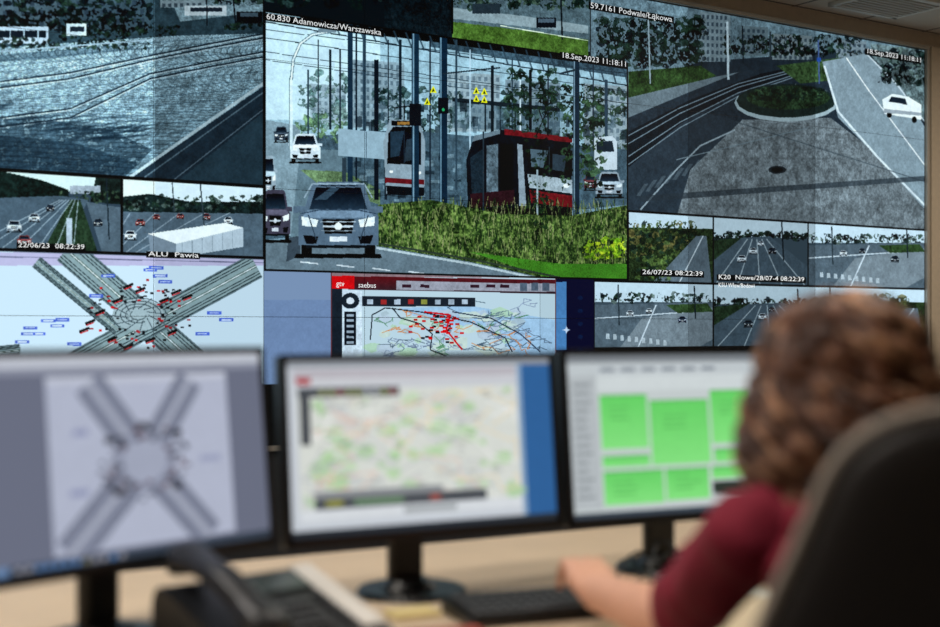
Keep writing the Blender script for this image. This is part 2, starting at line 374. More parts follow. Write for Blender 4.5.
# ---- G : lower right small windows
def small(xl, xr, top, bot, kind):
    feed(xl, xr, top, bot); fillfeed((74, 86, 94)); xr = 925 if xr is None else xr
    yt = HZ-(HZ-top[1])*(2450-xl)/(2450-top[0])
    yb = HZ-(HZ-bot[1])*(2450-xl)/(2450-bot[0])
    w = xr-xl; h = yb-yt; X = lambda u: xl+u*w; Y = lambda v: yt+v*h+4
    c.P([(X(0), Y(-.2)), (X(1), Y(-.2)), (X(1), Y(.26)), (X(0), Y(.26))], (196, 212, 220), n=.03)
    if kind == 'green':
        c.P([(X(0), Y(.18)), (X(1), Y(.2)), (X(1), Y(1.2)), (X(0), Y(1.2))], (50, 62, 44), n=.4)
        c.foliage(X(0), Y(.12), X(.8), Y(.6), 110, 6, [(74, 88, 58), (62, 68, 46), G2, (92, 88, 60), G1])
        c.P([(X(.8), Y(.3)), (X(.92), Y(.3)), (X(1), Y(1.2)), (X(.1), Y(1.2))], (104, 116, 124), n=.1); c.foliage(X(.1), Y(.6), X(.5), Y(1), 30, 5, [(80, 96, 60), G1])
        c.L(X(.88), Y(.3), X(.5), Y(1.2), 1.2, (190, 200, 205))
    elif kind == 'road':
        c.foliage(X(0), Y(.18), X(1), Y(.28), 50, 4, [DK, G2, G1]); c.P([(X(.3), Y(.26)), (X(.6), Y(.24)), (X(1), Y(.7)), (X(1), Y(1.2)), (X(-.1), Y(1.2)), (X(0), Y(.5))], (84, 97, 106), n=.1)
        for i in range(5): c.L(X(.36+i*.05), Y(.28), X(-.1+i*.3), Y(1.2), 1.1, (170, 182, 188), a=.8)
        c.P([(X(0), Y(.3)), (X(.3), Y(.26)), (X(0), Y(.6))], (50, 64, 50), n=.3); c.L(X(.72), Y(.02), X(.74), Y(.6), 1.4, (36, 44, 50))
        for u, v, s in ((.42, .5, 8), (.5, .38, 6), (.62, .5, 8), (.3, .62, 9)): car(X(u), Y(v), s, s*.75, random.choice([(30, 36, 44), (190, 198, 204), (40, 46, 52)]))
    elif kind == 'cross':
        c.foliage(X(0), Y(.14), X(1), Y(.26), 50, 4, [DK, G2, G1, (96, 108, 104)]); c.P([(X(0), Y(.3)), (X(1), Y(.26)), (X(1), Y(1.2)), (X(0), Y(1.2))], (94, 106, 114), n=.12)
        c.P([(X(.1), Y(1.2)), (X(.4), Y(.5)), (X(1), Y(.34)), (X(1), Y(.8)), (X(.6), Y(1.2))], (126, 136, 142), n=.1)
        for i in range(9): c.P([(X(.1+i*.06), Y(.72+i*.012)), (X(.125+i*.06), Y(.72+i*.012)), (X(.13+i*.06), Y(.8+i*.012)), (X(.1+i*.06), Y(.8+i*.012))], (190, 200, 205), a=.8)
        c.L(X(0), Y(.5), X(1), Y(.38), 1.2, (190, 200, 206)); c.L(X(.3), Y(1.2), X(.52), Y(.3), 1.4, (190, 200, 206)); c.P([(X(.6), Y(.3)), (X(.95), Y(.28)), (X(1), Y(.4)), (X(.7), Y(.42))], (60, 78, 54), n=.3)
        c.L(X(.2), Y(0), X(.21), Y(.6), 1.4, (60, 70, 76)); c.L(X(.84), Y(.02), X(.85), Y(.5), 1.3, (40, 50, 56))
        for u, v, s in ((.3, .46, 7), (.46, .42, 6), (.74, .56, 8)): car(X(u), Y(v), s, s*.75, random.choice([(30, 36, 44), (190, 198, 204), (50, 56, 80)]))
    border()
small(628, 713, (925, 230), (925, 289), 'green'); small(713, 808, (925, 230), (925, 289), 'road'); small(808, None, (925, 230), (925, 289), 'cross')
small(594, 713, (925, 289), (925, 345), 'cross'); small(713, 830, (925, 289), (925, 345), 'road'); small(830, None, (925, 289), (925, 345), 'green')
# ---- H : fleet-map window
feed(331, 556, (264, 263), (264, 400)); fillfeed((182, 196, 202))
c.P([(331, 265), (556, 265), (556, 278), (331, 277)], (140, 120, 124)); c.P([(331, 276), (556, 280), (556, 294), (331, 289)], (96, 34, 40), col2=(60, 50, 56), n=.1); c.R(331, 276, 354, 289, (190, 30, 40)); c.P([(396, 281), (556, 284), (556, 292), (396, 290)], (150, 150, 158))
for x in (402, 420, 470, 486, 500): c.L(x, 286, x+9, 286.5, 3, (60, 40, 50))
for x in (524, 535, 546): c.R(x-4, 283, x+3, 291, (90, 100, 112))
c.P([(400, 308), (470, 306), (556, 320), (556, 360), (520, 360), (500, 340), (470, 330), (430, 326)], (160, 184, 204), n=.05)
for i in range(60):
    x = random.uniform(366, 520); y = random.uniform(312, 356); q = random.uniform(2, 8)
    c.P([(x+q*1.5*random.uniform(.5, 1.3)*math.cos(t), y+q*.8*random.uniform(.5, 1.3)*math.sin(t)) for t in (0, .9, 1.8, 2.7, 3.6, 4.5, 5.4)], random.choice([(170, 194, 168), (164, 176, 182), (190, 200, 190), (176, 186, 196)]), n=.04, a=.8)
for k in range(46):
    x = random.uniform(375, 530); y = random.uniform(310, 352); p = [(x, y)]
    for j in range(9): x += random.uniform(-10, 12); y += random.uniform(-5, 5.5); p.append((x, y))
    c.PL(p, .7, random.choice([(90, 104, 120), (70, 84, 96), (110, 120, 140), (130, 140, 160), (190, 120, 70), (80, 120, 90)]), a=.8)
c.P([(331, 289), (342, 289), (342, 360), (331, 360)], (40, 48, 56)); c.P([(342, 290), (362, 291), (362, 360), (342, 360)], (198, 208, 216))
c.E(350, 301, 9, 8, (40, 48, 56)); c.E(350, 301, 4, 3.5, (200, 206, 212)); c.R(344, 312, 356, 345, (30, 36, 44))
for i in range(6): c.R(346.5, 314+i*5.5, 353.5, 316.5+i*5.5, (150, 160, 170))
c.P([(362, 296), (475, 298), (475, 307), (362, 306)], (44, 50, 58))
for i in range(8): c.R(367+i*13.5, 299.5, 373+i*13.5, 304.5, random.choice([(150, 60, 60), (170, 180, 190), (140, 140, 80), (160, 170, 180)]))
c.PL([(392, 308), (400, 318), (420, 324), (432, 334), (430, 350), (446, 356)], 1.1, (30, 36, 44)); c.PL([(370, 340), (372, 315), (385, 308), (420, 312), (470, 322), (505, 338), (512, 352)], 1.1, (30, 36, 44)); c.PL([(452, 312), (490, 318), (520, 334), (540, 352)], 1.1, (50, 60, 76))
for i in range(50):
    x = random.gauss(440, 12); y = 316+abs(random.gauss(8, 12)); c.R(x-1.9, y-.9, x+1.9, y+.9, random.choice([(186, 24, 34), (160, 20, 30), (30, 30, 36)]))
c.PL([(424, 312), (450, 315), (446, 330), (462, 350)], 1.6, (180, 30, 40)); border((100, 60, 64), 2)
# ---- D : tram street window
feed(264, 628, (264, 10), (264, 271)); fillfeed((130, 154, 166))
c.P([(264, 0), (628, 50), (628, 150), (264, 150)], (158, 184, 194), n=.12)
c.P([(264, 20), (380, 38), (380, 120), (264, 120)], (196, 218, 226), n=.06)
c.block(352, 60, 404, 128, (138, 156, 164), 6, 8, (84, 100, 110)); c.block(446, 72, 500, 132, (150, 166, 172), 6, 8, (96, 112, 122)); c.block(505, 80, 560, 140, (126, 142, 150), 7, 9, (66, 82, 92)); c.block(584, 84, 628, 150, (150, 164, 170), 6, 8, (96, 112, 122)); c.block(310, 84, 346, 124, (160, 178, 186), 6, 7, (110, 128, 138))
c.foliage(300, 70, 350, 128, 26, 7, [(90, 114, 112), (64, 84, 82), (110, 130, 126)]); c.foliage(372, 90, 470, 132, 50, 7, [(50, 66, 66), (60, 78, 76), (30, 44, 44)])
c.foliage(500, 88, 628, 150, 80, 7, [(34, 48, 42), (52, 70, 56), (22, 34, 32)])
c.P([(300, 12), (628, 50), (628, 70), (430, 42), (300, 26)], (14, 19, 23), n=.3); c.P([(430, 42), (628, 70), (628, 78), (430, 47)], (70, 88, 98), n=.3)
for a_, b_, w_ in ((22, 78, 1.2), (38, 84, .7), (52, 96, .6), (60, 104, .6), (30, 66, .6)): c.L(264, a_, 628, b_+8, w_, (44, 56, 64))
for i in range(26): c.L(320+i*12, 18+i*1.6, 328+i*12, 34+i*2.1, 1.6, (58, 74, 84), a=.8)
c.P([(452, 98), (560, 108), (560, 112), (452, 102)], (36, 46, 52)); c.P([(452, 102), (560, 112), (560, 134), (452, 128)], (90, 110, 120), a=.5)
for x in range(455, 560, 15): c.L(x, 100+(x-455)*.09, x, 132, 1.1, (36, 46, 52))
for i in range(130):
    x = random.uniform(350, 625); y = random.uniform(100, 165); w = random.uniform(1.5, 8); h = random.uniform(3, 13)
    c.R(x, y, x+w, y+h, random.choice([(20, 28, 34), (30, 40, 48), (48, 62, 70), (160, 182, 192), (82, 100, 110)]), a=.6, n=.2)
c.P([(264, 140), (400, 130), (628, 150), (628, 205), (264, 240)], (80, 98, 108), n=.2)
c.P([(264, 120), (300, 126), (296, 236), (264, 236)], (132, 150, 158), n=.12); c.P([(300, 150), (345, 150), (330, 240), (290, 240)], (106, 124, 132), n=.1)
c.foliage(296, 116, 345, 140, 22, 6, [(100, 124, 96), (70, 92, 76)])
c.P([(300, 170), (345, 172), (380, 190), (380, 205), (320, 186)], (104, 124, 96), n=.3)
for i in range(70):
    x = random.uniform(345, 470); y = random.uniform(150, 210); w = random.uniform(2, 12); c.R(x, y, x+w, y+random.uniform(2, 7), random.choice([(30, 40, 46), (50, 64, 72), (130, 150, 158), (80, 98, 106)]), a=.6, n=.2)
car(305, 162, 30, 28, (205, 216, 222)); car(281, 142, 14, 15, (60, 70, 80)); car(268, 196, 16, 40, (150, 164, 172))
c.L(291, 150, 291, 78, 3.2, (206, 222, 228)); c.L(289, 150, 289, 78, .8, (90, 110, 120)); c.PL([(291, 80), (293, 60), (300, 44), (312, 35), (334, 31)], 3.2, (96, 118, 128)); c.PL([(291, 80), (293, 60), (300, 44), (312, 35), (334, 31)], 1.8, (216, 230, 236)); c.L(318, 31, 336, 31, 4, (120, 136, 144))
for x, w, y0, y1, col in ((350, 5, 20, 190, (40, 58, 72)), (364, 3, 30, 140, (60, 78, 90)), (376, 4, 60, 200, (24, 34, 42)), (330, 2, 50, 130, (40, 52, 60)), (308, 2, 70, 134, (60, 76, 86)), (400, 2.5, 40, 120, (34, 46, 54)), (492, 3, 66, 140, (30, 40, 46)), (530, 3, 70, 130, (26, 34, 40)), (456, 2, 40, 190, (60, 76, 86)), (606, 3, 80, 160, (60, 76, 88)), (340, 1.5, 50, 150, (50, 60, 70)), (512, 1.5, 60, 140, (60, 76, 86)), (548, 1.5, 64, 140, (40, 50, 60)), (470, 1.5, 50, 150, (170, 190, 200)), (593, 1.5, 60, 150, (50, 60, 70)), (356, 1.5, 30, 180, (30, 40, 50)), (388, 1.5, 40, 125, (30, 40, 50)), (430, 1.5, 40, 200, (40, 50, 60)), (318, 1.5, 40, 140, (50, 60, 70)), (520, 1.2, 80, 140, (200, 214, 220))):
    c.L(x, y0, x, y1, w, col, n=.1)
c.P([(338, 129), (392, 133), (392, 160), (338, 156)], (150, 170, 180), n=.05); c.L(366, 132, 366, 158, 1, (60, 74, 84)); c.R(342, 158, 346, 190, (60, 72, 80)); c.R(384, 158, 387, 200, (40, 50, 58))
c.P([(386, 194), (383, 142), (389, 120), (419, 120), (425, 142), (424, 194)], (140, 154, 162), n=.08); c.P([(387, 164), (388, 134), (393, 127), (416, 127), (421, 134), (421, 165)], (16, 23, 30), n=.3); c.R(391, 121, 418, 126, (20, 26, 30)); c.R(397, 122, 412, 125, (150, 116, 70))
c.P([(390, 132), (404, 131), (399, 156), (390, 158)], (70, 90, 104), a=.6); c.P([(406, 140), (414, 138), (414, 160), (404, 162)], (90, 106, 116), a=.5); c.P([(385, 178), (424, 180), (424, 185), (385, 183)], (100, 38, 44), n=.15); c.P([(386, 186), (424, 188), (424, 196), (387, 195)], (26, 30, 34)); c.E(391, 172, 2, 1.5, (235, 240, 240)); c.E(419, 173, 2, 1.5, (235, 240, 240))
c.L(404, 104, 404, 120, 1.4, (20, 26, 30)); c.L(394, 108, 414, 106, 1, (20, 26, 30)); c.L(404, 130, 404, 164, .8, (40, 50, 60))
c.P([(468, 216), (466, 160), (474, 136), (500, 130), (570, 138), (572, 218), (500, 220)], (22, 28, 34), n=.25)
c.P([(504, 129), (572, 138), (572, 143), (504, 135)], (104, 36, 42), n=.2); c.P([(474, 136), (500, 130), (500, 134), (472, 142)], (110, 124, 132))
c.P([(470, 158), (484, 148), (484, 206), (472, 208)], (40, 52, 60), n=.2); c.P([(486, 146), (498, 144), (498, 206), (486, 208)], (96, 110, 118), n=.3); c.P([(500, 144), (513, 144), (513, 204), (500, 207)], (8, 11, 14)); c.P([(517, 144), (522, 145), (526, 206), (519, 206)], (140, 152, 160), n=.1)
c.P([(526, 146), (572, 151), (572, 176), (528, 172)], (16, 22, 28), n=.3); c.P([(530, 149), (548, 151), (543, 168), (531, 167)], (120, 140, 150), a=.7); c.P([(552, 154), (566, 156), (564, 172), (552, 170)], (90, 106, 116), a=.6)
c.P([(527, 174), (572, 180), (572, 194), (529, 188)], (160, 172, 178), n=.15); c.P([(529, 190), (572, 196), (572, 208), (531, 203)], (104, 36, 42), n=.2); c.P([(470, 194), (514, 190), (514, 204), (471, 210)], (52, 32, 38), n=.2); c.P([(470, 208), (572, 208), (572, 219), (470, 218)], (14, 17, 20))
c.E(566, 186, 3, 2.2, (230, 236, 238)); c.L(549, 147, 549, 175, 1.3, (50, 60, 66)); c.L(538, 108, 548, 136, 1, (20, 26, 30)); c.L(548, 108, 536, 136, 1, (20, 26, 30))
c.P([(594, 138), (612, 136), (617, 142), (617, 170), (594, 170)], (196, 206, 212), n=.05); c.P([(596, 142), (612, 141), (614, 152), (596, 152)], (40, 52, 62)); car(609, 197, 27, 25, (150, 162, 170)); car(590, 190, 12, 16, (90, 56, 60))
c.foliage(562, 86, 602, 190, 60, 6, [(20, 32, 28), (40, 56, 44), (60, 80, 60)], a=.85); c.foliage(526, 120, 552, 212, 30, 4, [(20, 30, 26), (40, 54, 40)]); c.foliage(508, 70, 556, 132, 50, 6, [(20, 32, 28), (38, 54, 44)])
c.L(415, 28, 415, 205, 7, (34, 54, 68)); c.L(413, 28, 413, 205, 1.5, (120, 146, 160)); c.L(443, 30, 443, 210, 7.5, (30, 48, 62)); c.L(440.5, 30, 440.5, 210, 1.6, (110, 136, 150)); c.L(483, 132, 483, 218, 1.6, (50, 62, 70)); c.L(576, 55, 576, 225, 6.5, (36, 52, 64)); c.L(574, 55, 574, 225, 1.4, (120, 140, 152)); c.L(537, 170, 537, 232, 1.6, (150, 164, 170))
for x, y in ((476, 91), (484, 92), (476, 99), (484, 100), (433, 90), (427, 102)):
    c.P([(x-3.4, y+3), (x, y-4), (x+3.4, y+3)], (220, 216, 50), n=.02); c.P([(x-1.4, y+2), (x, y-1.6), (x+1.4, y+2)], (50, 60, 40), n=.02)
c.R(409, 104, 421, 126, (24, 30, 36)); c.R(438, 98, 448, 114, (22, 28, 34)); c.E(443, 110, 1.4, 1.8, (60, 160, 110)); c.L(443, 74, 500, 68, 1.4, (40, 52, 60)); c.L(560, 74, 576, 70, 2, (50, 62, 70))
c.P([(378, 205), (430, 200), (500, 214), (570, 216), (628, 205), (628, 295), (560, 290), (470, 262), (376, 250)], (54, 72, 44), n=.45, mix=(90, 106, 64))
for i in range(1700):
    x = random.uniform(380, 628); y = random.uniform(206, 276)
    if y > 250+(x-380)*.13: continue
    h = random.uniform(3, 11); c.L(x, y, x+random.uniform(-2.5, 2.5), y-h, .7, random.choice([(128, 138, 94), (44, 60, 40), (88, 108, 62), (146, 148, 112), (24, 36, 30), (80, 94, 60)]), a=.8)
c.P([(470, 252), (560, 264), (628, 264), (628, 284), (560, 282)], (86, 136, 58), n=.3, mix=(66, 108, 46))
c.foliage(584, 240, 622, 258, 60, 5, [(150, 164, 60), (116, 142, 50), (84, 112, 40)], a=.85); c.foliage(532, 190, 546, 235, 16, 4, [(40, 60, 40), (24, 36, 30)])
c.P([(264, 240), (376, 246), (470, 262), (580, 286), (264, 290)], (108, 122, 130), n=.1); c.PL([(376, 248), (470, 264), (575, 287)], 2.2, (176, 188, 192)); c.PL([(380, 244), (474, 260), (580, 282)], 2, (60, 70, 60))
for i in range(6): c.L(300+i*36, 262+i*3.2, 318+i*36, 264+i*3.4, 1.4, (196, 204, 208))
c.P([(288, 238), (300, 236), (300, 256), (286, 262)], (70, 80, 88))
car(275, 240, 30, 50, (76, 74, 86)); car(338, 254, 80, 72, (96, 112, 126)); c.E(338, 226, 3.4, 3.4, (220, 228, 232)); c.PL([(304, 198), (312, 184), (364, 184), (372, 198)], 1.4, (150, 166, 176)); c.L(318, 186, 358, 186, 1, (30, 38, 46)); c.L(308, 215, 316, 240, 1, (60, 72, 84)); c.L(368, 215, 360, 240, 1, (60, 72, 84)); c.L(320, 222, 356, 222, 1, (170, 182, 190)); c.L(321, 231, 355, 231, .8, (140, 152, 160)); c.PL([(300, 214), (320, 210), (356, 210), (376, 214)], .9, (60, 74, 88)); c.P([(314, 200), (330, 188), (340, 188), (326, 200)], (90, 110, 124), a=.6)
border((4, 6, 8), 3)
unclip()
def cap(x0, y0, x1, hpx, col=(4, 5, 6)):
    t0, h0 = th(x0, y0); t1 = t_of(x1); hm = hpx*(P0.y+D.y*t0)/F
    r0 = int((h0-HB)*RES); r1 = int((h0+hm-HB)*RES); a0 = int((t0+TL)*RES); a1 = int((t1+TL)*RES)
    c.a[max(r0, 0):r1, max(a0, 0):a1] = col
texts = [("60.830 Adamowicza/Warszawska", 266, 19, 6.8, 384), ("18.Sep.2023 11:18:11", 561, 57.5, 6.2, 626), ("59.7161 Podwale/Łąkowa", 590, 8, 6.6, 674),
         ("18.Sep.2023 11:18:11", 866, 53, 5.4, 921), ("22/06/23  08:22:39", 18, 247, 5.5, 86), ("ALU  Pawia", 148, 256, 5.4, 200), ("26/07/23 08:22:39", 642, 274, 5.2, 704),
         ("K20  Nowe/28/07-4 08:22:39", 718, 279, 5.2, 806), ("gtv", 336, 286, 6, 0), ("saebus", 358, 287.5, 6, 0), ("K5U Wlew/Bodowi", 718, 287, 5, 0)]
for s_, x, y, sz, xe in texts:
    if xe: cap(x-1.5, y+1.5, xe, sz*1.15)
for i in range(NC):
    f = {7: 1.0, 6: .82, 5: .96, 4: 1.0, 3: 1.0, 2: 1.08, 1: 1.1, 0: 1.0}[i]
    a0 = int(i*PW*RES); a1 = int((i+1)*PW*RES)
    if i == 2: a1 = int((t_of(155)+TL)*RES)
    c.a[:, a0:a1] *= f
xs0 = int((t_of(155)+TL)*RES); xs1 = int((t_of(264)+TL)*RES); rr = int((th(264, 186)[1]-HB)*RES)
c.a[rr:, xs0:xs1] *= .78
# display response: stronger contrast, slightly richer colour, cool cast
v = c.a/255.; v = (v-.42)*1.24+.42-.02
g_ = v.mean(axis=2, keepdims=True); v = g_+(v-g_)*1.12
c.a = 255*np.clip(v, 0.012, 1)*np.array([.95, 1.0, 1.03], np.float32)
wall_img = c.image('camera_feeds')

vw = empty('video_wall', frame(P0, D, UP, N))
wm = screen_mat('video_wall_screens', wall_img, 1.0)
blk = mat('black_bezel', (9, 10, 11), .5); alu = mat('aluminium_frame', (190, 182, 168), .4, .2)
bm = bmesh.new(); uvl = bm.loops.layers.uv.new('uv')
g = .0010
for i in range(NC):
    for j in range(NR):
        x0 = -TL+i*PW; y0 = HB+j*PH
        q = [(x0+g, y0+g), (x0+PW-g, y0+g), (x0+PW-g, y0+PH-g), (x0+g, y0+PH-g)]
        f = bm.faces.new([bm.verts.new((a, b, 0)) for a, b in q])
        for l, (a, b) in zip(f.loops, q): l[uvl].uv = ((a+TL)/TL, (b-HB)/(HT-HB))
meshobj('screens', bm, wm, vw)
bm = bmesh.new(); bbox(bm, (-TL/2, (HT+HB)/2, -.052), (TL, HT-HB, .1)); meshobj('panel_housing', bm, blk, vw)
bm = bmesh.new()
bbox(bm, (-TL/2, HT+.012, -.03), (TL+.05, .024, .1), .003); bbox(bm, (.0125, (HT+HB)/2, -.03), (.025, HT-HB, .1), .003)
bbox(bm, (-TL-.0125, (HT+HB)/2, -.03), (.025, HT-HB, .1), .003); bbox(bm, (-TL/2, HB-.012, -.03), (TL+.05, .024, .1), .003)
meshobj('outer_frame', bm, alu, vw)
bm = bmesh.new(); bbox(bm, (-TL/2, (HB-.03)/2, -.05), (TL, HB-.03, .08)); meshobj('plinth', bm, mat('plinth_dark', (52, 54, 58), .6), vw)
tm = mat('caption_white', (240, 244, 246), .6, emit=(225, 232, 236), estr=.85)
for k, (s_, x, y, sz, xe) in enumerate(texts):
    t, h = th(x, y); Y = P0.y+D.y*t
    cu = bpy.data.curves.new('caption', 'FONT'); cu.body = s_; cu.size = sz*1.28*Y/F; cu.materials.append(tm)
    cu.resolution_u = 2
    o = bpy.data.objects.new('caption_%d' % k, cu); link(o); o.parent = vw; o.location = (t, h, .002)
    if xe:
        bpy.context.view_layer.update(); wid = max(o.dimensions.x, .01); want = (t_of(xe)-t)*.97
        o.scale = (want/wid, 1, 1)

# ------------------------------------------------------------------ room shell
CE = 3.16; T0, T1, N0, N1 = -10.5, 2.6, -.14, 8.2
def ceiling_material():
    m = mat('ceiling_tiles', (150, 140, 128), .9); nt = m.node_tree; b = nt.nodes['Principled BSDF']
    tc = nt.nodes.new('ShaderNodeTexCoord'); br = nt.nodes.new('ShaderNodeTexBrick'); br.offset = 0
    br.inputs['Scale'].default_value = 1; br.inputs['Brick Width'].default_value = .6; br.inputs['Row Height'].default_value = .6
    br.inputs['Mortar Size'].default_value = .012; br.inputs['Color1'].default_value = srgb((226, 212, 194)); br.inputs['Color2'].default_value = srgb((220, 206, 188)); br.inputs['Mortar'].default_value = srgb((130, 120, 110))
    nt.links.new(tc.outputs['Object'], br.inputs['Vector']); nt.links.new(br.outputs['Color'], b.inputs['Base Color']); return m
RM = frame(P0, D, -N, UP)
def slab(name, x0, x1, y0, y1, z0, z1, m):
    bm = bmesh.new(); bbox(bm, ((x0+x1)/2, (y0+y1)/2, (z0+z1)/2), (x1-x0, y1-y0, z1-z0)); o = meshobj(name, bm, m); o.matrix_world = RM; return o
wallm = mat('beige_plaster', (196, 178, 152), .85, noise=.04, nscale=60)
slab('wall_front', T0, T1, -N0, -N0+.15, 0, CE, wallm)
slab('wall_right', T1, T1+.15, -N1, -N0+.15, 0, CE, wallm)
slab('wall_left', T0-.15, T0, -N1, -N0+.15, 0, CE, wallm)
slab('wall_back', T0-.15, T1+.15, -N1-.15, -N1, 0, CE, wallm)
slab('floor', T0-.15, T1+.15, -N1-.15, -N0+.15, -.1, 0, mat('grey_carpet', (110, 110, 114), .95, noise=.25, nscale=200))
slab('ceiling', T0-.15, T1+.15, -N1-.15, -N0+.15, CE, CE+.1, ceiling_material())
slab('trim_1', T0, T1, .02, -N0, HT+.026, CE, mat('fascia', (206, 188, 166), .7, noise=.05))
slab('baseboard_front', T0, T1, -N0-.015, -N0, 0, .09, mat('baseboard', (90, 84, 78), .6))
slab('wall_pilaster', .03, .42, -.03, -N0, 0, HT+.02, mat('pilaster', (206, 186, 158), .85, noise=.04))
gp = empty('ceiling_vent'); gp.location = (2.46, 7.66, CE-.012); gp.rotation_euler = (0, 0, math.atan2(D.y, D.x))
bm = bmesh.new()
for i in range(9): bbox(bm, (0, -.16+i*.04, 0), (.54, .012, .014))
for sx in (-.28, .28): bbox(bm, (sx, 0, 0), (.03, .40, .02))
for sy in (-.19, .19): bbox(bm, (0, sy, 0), (.59, .03, .02))
bbox(bm, (0, 0, .008), (.54, .36, .003), mi=1)
meshobj('grille', bm, [mat('vent_metal', (236, 230, 218), .5), mat('vent_dark', (30, 28, 26), .8)], gp)

# ------------------------------------------------------------------ ceiling lamps
lm = mat('lamp_diffuser', (255, 250, 240), .6, emit=(255, 240, 220), estr=4.0)
lmf = mat('lamp_frame', (210, 206, 200), .5)
def lamp(x, y, pw, col=(1, .94, .86), sz=1.15, ang=None):
    p = empty('ceiling_lamp'); p.location = (x, y, CE-.03); p.rotation_euler = (0, 0, math.atan2(D.y, D.x))
    bm = bmesh.new(); bbox(bm, (0, 0, .01), (1.22, .32, .04), .004); meshobj('housing', bm, lmf, p)
    bm = bmesh.new(); bbox(bm, (0, 0, -.014), (1.16, .26, .006)); meshobj('diffuser', bm, lm, p)
    l = bpy.data.lights.new('tube_light', 'AREA'); l.shape = 'RECTANGLE'; l.size = sz; l.size_y = .26; l.energy = pw; l.color = col
    o = bpy.data.objects.new('tube_light', l); link(o); o.parent = p; o.location = (0, 0, -.03)
lamp(-1.3, 2.9, 20); lamp(1.3, 2.9, 24); lamp(-.6, 1.2, 28); lamp(3.6, 6.4, 44); lamp(-1.9, .6, 10)  # far right lamp is added out of view to brighten the ceiling there
w = bpy.data.worlds.new('world'); scene.world = w; w.use_nodes = True
w.node_tree.nodes['Background'].inputs[0].default_value = (.35, .42, .5, 1); w.node_tree.nodes['Background'].inputs[1].default_value = .05

# ------------------------------------------------------------------ desk
DE = Vector((.871, .491, 0)).normalized(); DB = Vector((-DE.y, DE.x, 0))
DO = Vector((.45, 1.87, 0))
DM = frame(DO, DE, DB, UP)
dk = empty('desk', DM)
deskm = mat('pale_laminate', (214, 192, 164), .45, noise=.05, nscale=6)
grey = mat('desk_metal', (120, 122, 126), .4, .5)
bm = bmesh.new(); bbox(bm, (-.1, .64, .7325), (4.0, 1.28, .035), .004); meshobj('desk_top', bm, deskm, dk)
bm = bmesh.new()
for x in (-2.0, -.75, .95, 1.8):
    bbox(bm, (x, .64, .3575), (.05, 1.1, .715), .004)
    bbox(bm, (x, .64, .02), (.08, 1.22, .04), .004)
bbox(bm, (-.1, 1.22, .52), (3.8, .02, .38)); meshobj('desk_frame', bm, grey, dk)

# ------------------------------------------------------------------ monitors
plast = mat('black_plastic', (14, 15, 17), .35); plast2 = mat('dark_grey_plastic', (26, 28, 32), .4)
def mono(w_, h_, draw, name):
    fwd = lambda x, y: (x/100*w_, h_-y/62.5*h_)
    xx = (np.arange(w_)+.5)/w_*100; yy = (h_-(np.arange(h_)+.5))/h_*62.5
    cc = Canvas(w_, h_, fwd, np.tile(xx[None], (h_, 1)), np.tile(yy[:, None], (1, w_))); draw(cc); return cc.image(name)
def dr_left(k):
    k.a[:] = (104, 109, 128); n = .02
    k.R(0, 0, 100, 3, (190, 195, 206), n=n); k.R(0, 3, 100, 5, (140, 145, 162), n=n); k.R(22, 6, 86, 59, (174, 180, 200), n=n); k.R(22, 6, 86, 8, (190, 195, 210), n=n)
    def rd(x0, y0, x1, y1, w):
        k.L(x0, y0, x1, y1, w, (122, 128, 148), n=n); k.L(x0, y0, x1, y1, w*.55, (138, 144, 164), n=n); k.L(x0, y0, x1, y1, w*.06, (190, 195, 208), n=n)
        dx, dy = x1-x0, y1-y0; l = math.hypot(dx, dy)
        for o in (-.5, -.25, .25, .5): k.L(x0-dy/l*w*o, y0+dx/l*w*o, x1-dy/l*w*o, y1+dx/l*w*o, .4, (84, 90, 106), n=n)
    rd(27, 59, 54, 33, 11); rd(54, 33, 72, 8, 9); rd(36, 8, 54, 33, 10); rd(54, 33, 76, 59, 10)
    k.E(54, 33, 11, 9.5, (138, 144, 164), n=n); k.E(54, 33, 8, 7, (158, 164, 184), n=n)
    for i in range(80):
        an = random.uniform(0, 6.28); q = random.uniform(8.5, 16); x = 54+math.cos(an)*q; y = 33+math.sin(an)*q*.8
        k.R(x-.9, y-.5, x+.9, y+.5, random.choice([(50, 54, 68), (90, 62, 68), (56, 60, 74), (74, 80, 94)]), n=n)
    for x, y in ((42, 26), (66, 25), (44, 42), (65, 42), (54, 22)): k.R(x-1.6, y-1, x+1.6, y+1, (30, 32, 40), n=n)
    k.R(30, 22, 35, 24, (140, 146, 178), n=n); k.R(74, 33, 82, 35, (150, 156, 184), n=n); k.R(28, 40, 34, 42, (140, 146, 178), n=n); k.R(0, 60, 100, 62.5, (50, 60, 74), n=n); k.R(0, 60, 8, 62.5, (100, 130, 170), n=n)
    for i in range(12): k.R(10+i*3, 60.5, 12+i*3, 62, random.choice([(110, 106, 80), (80, 120, 170), (140, 140, 150)]), n=n)
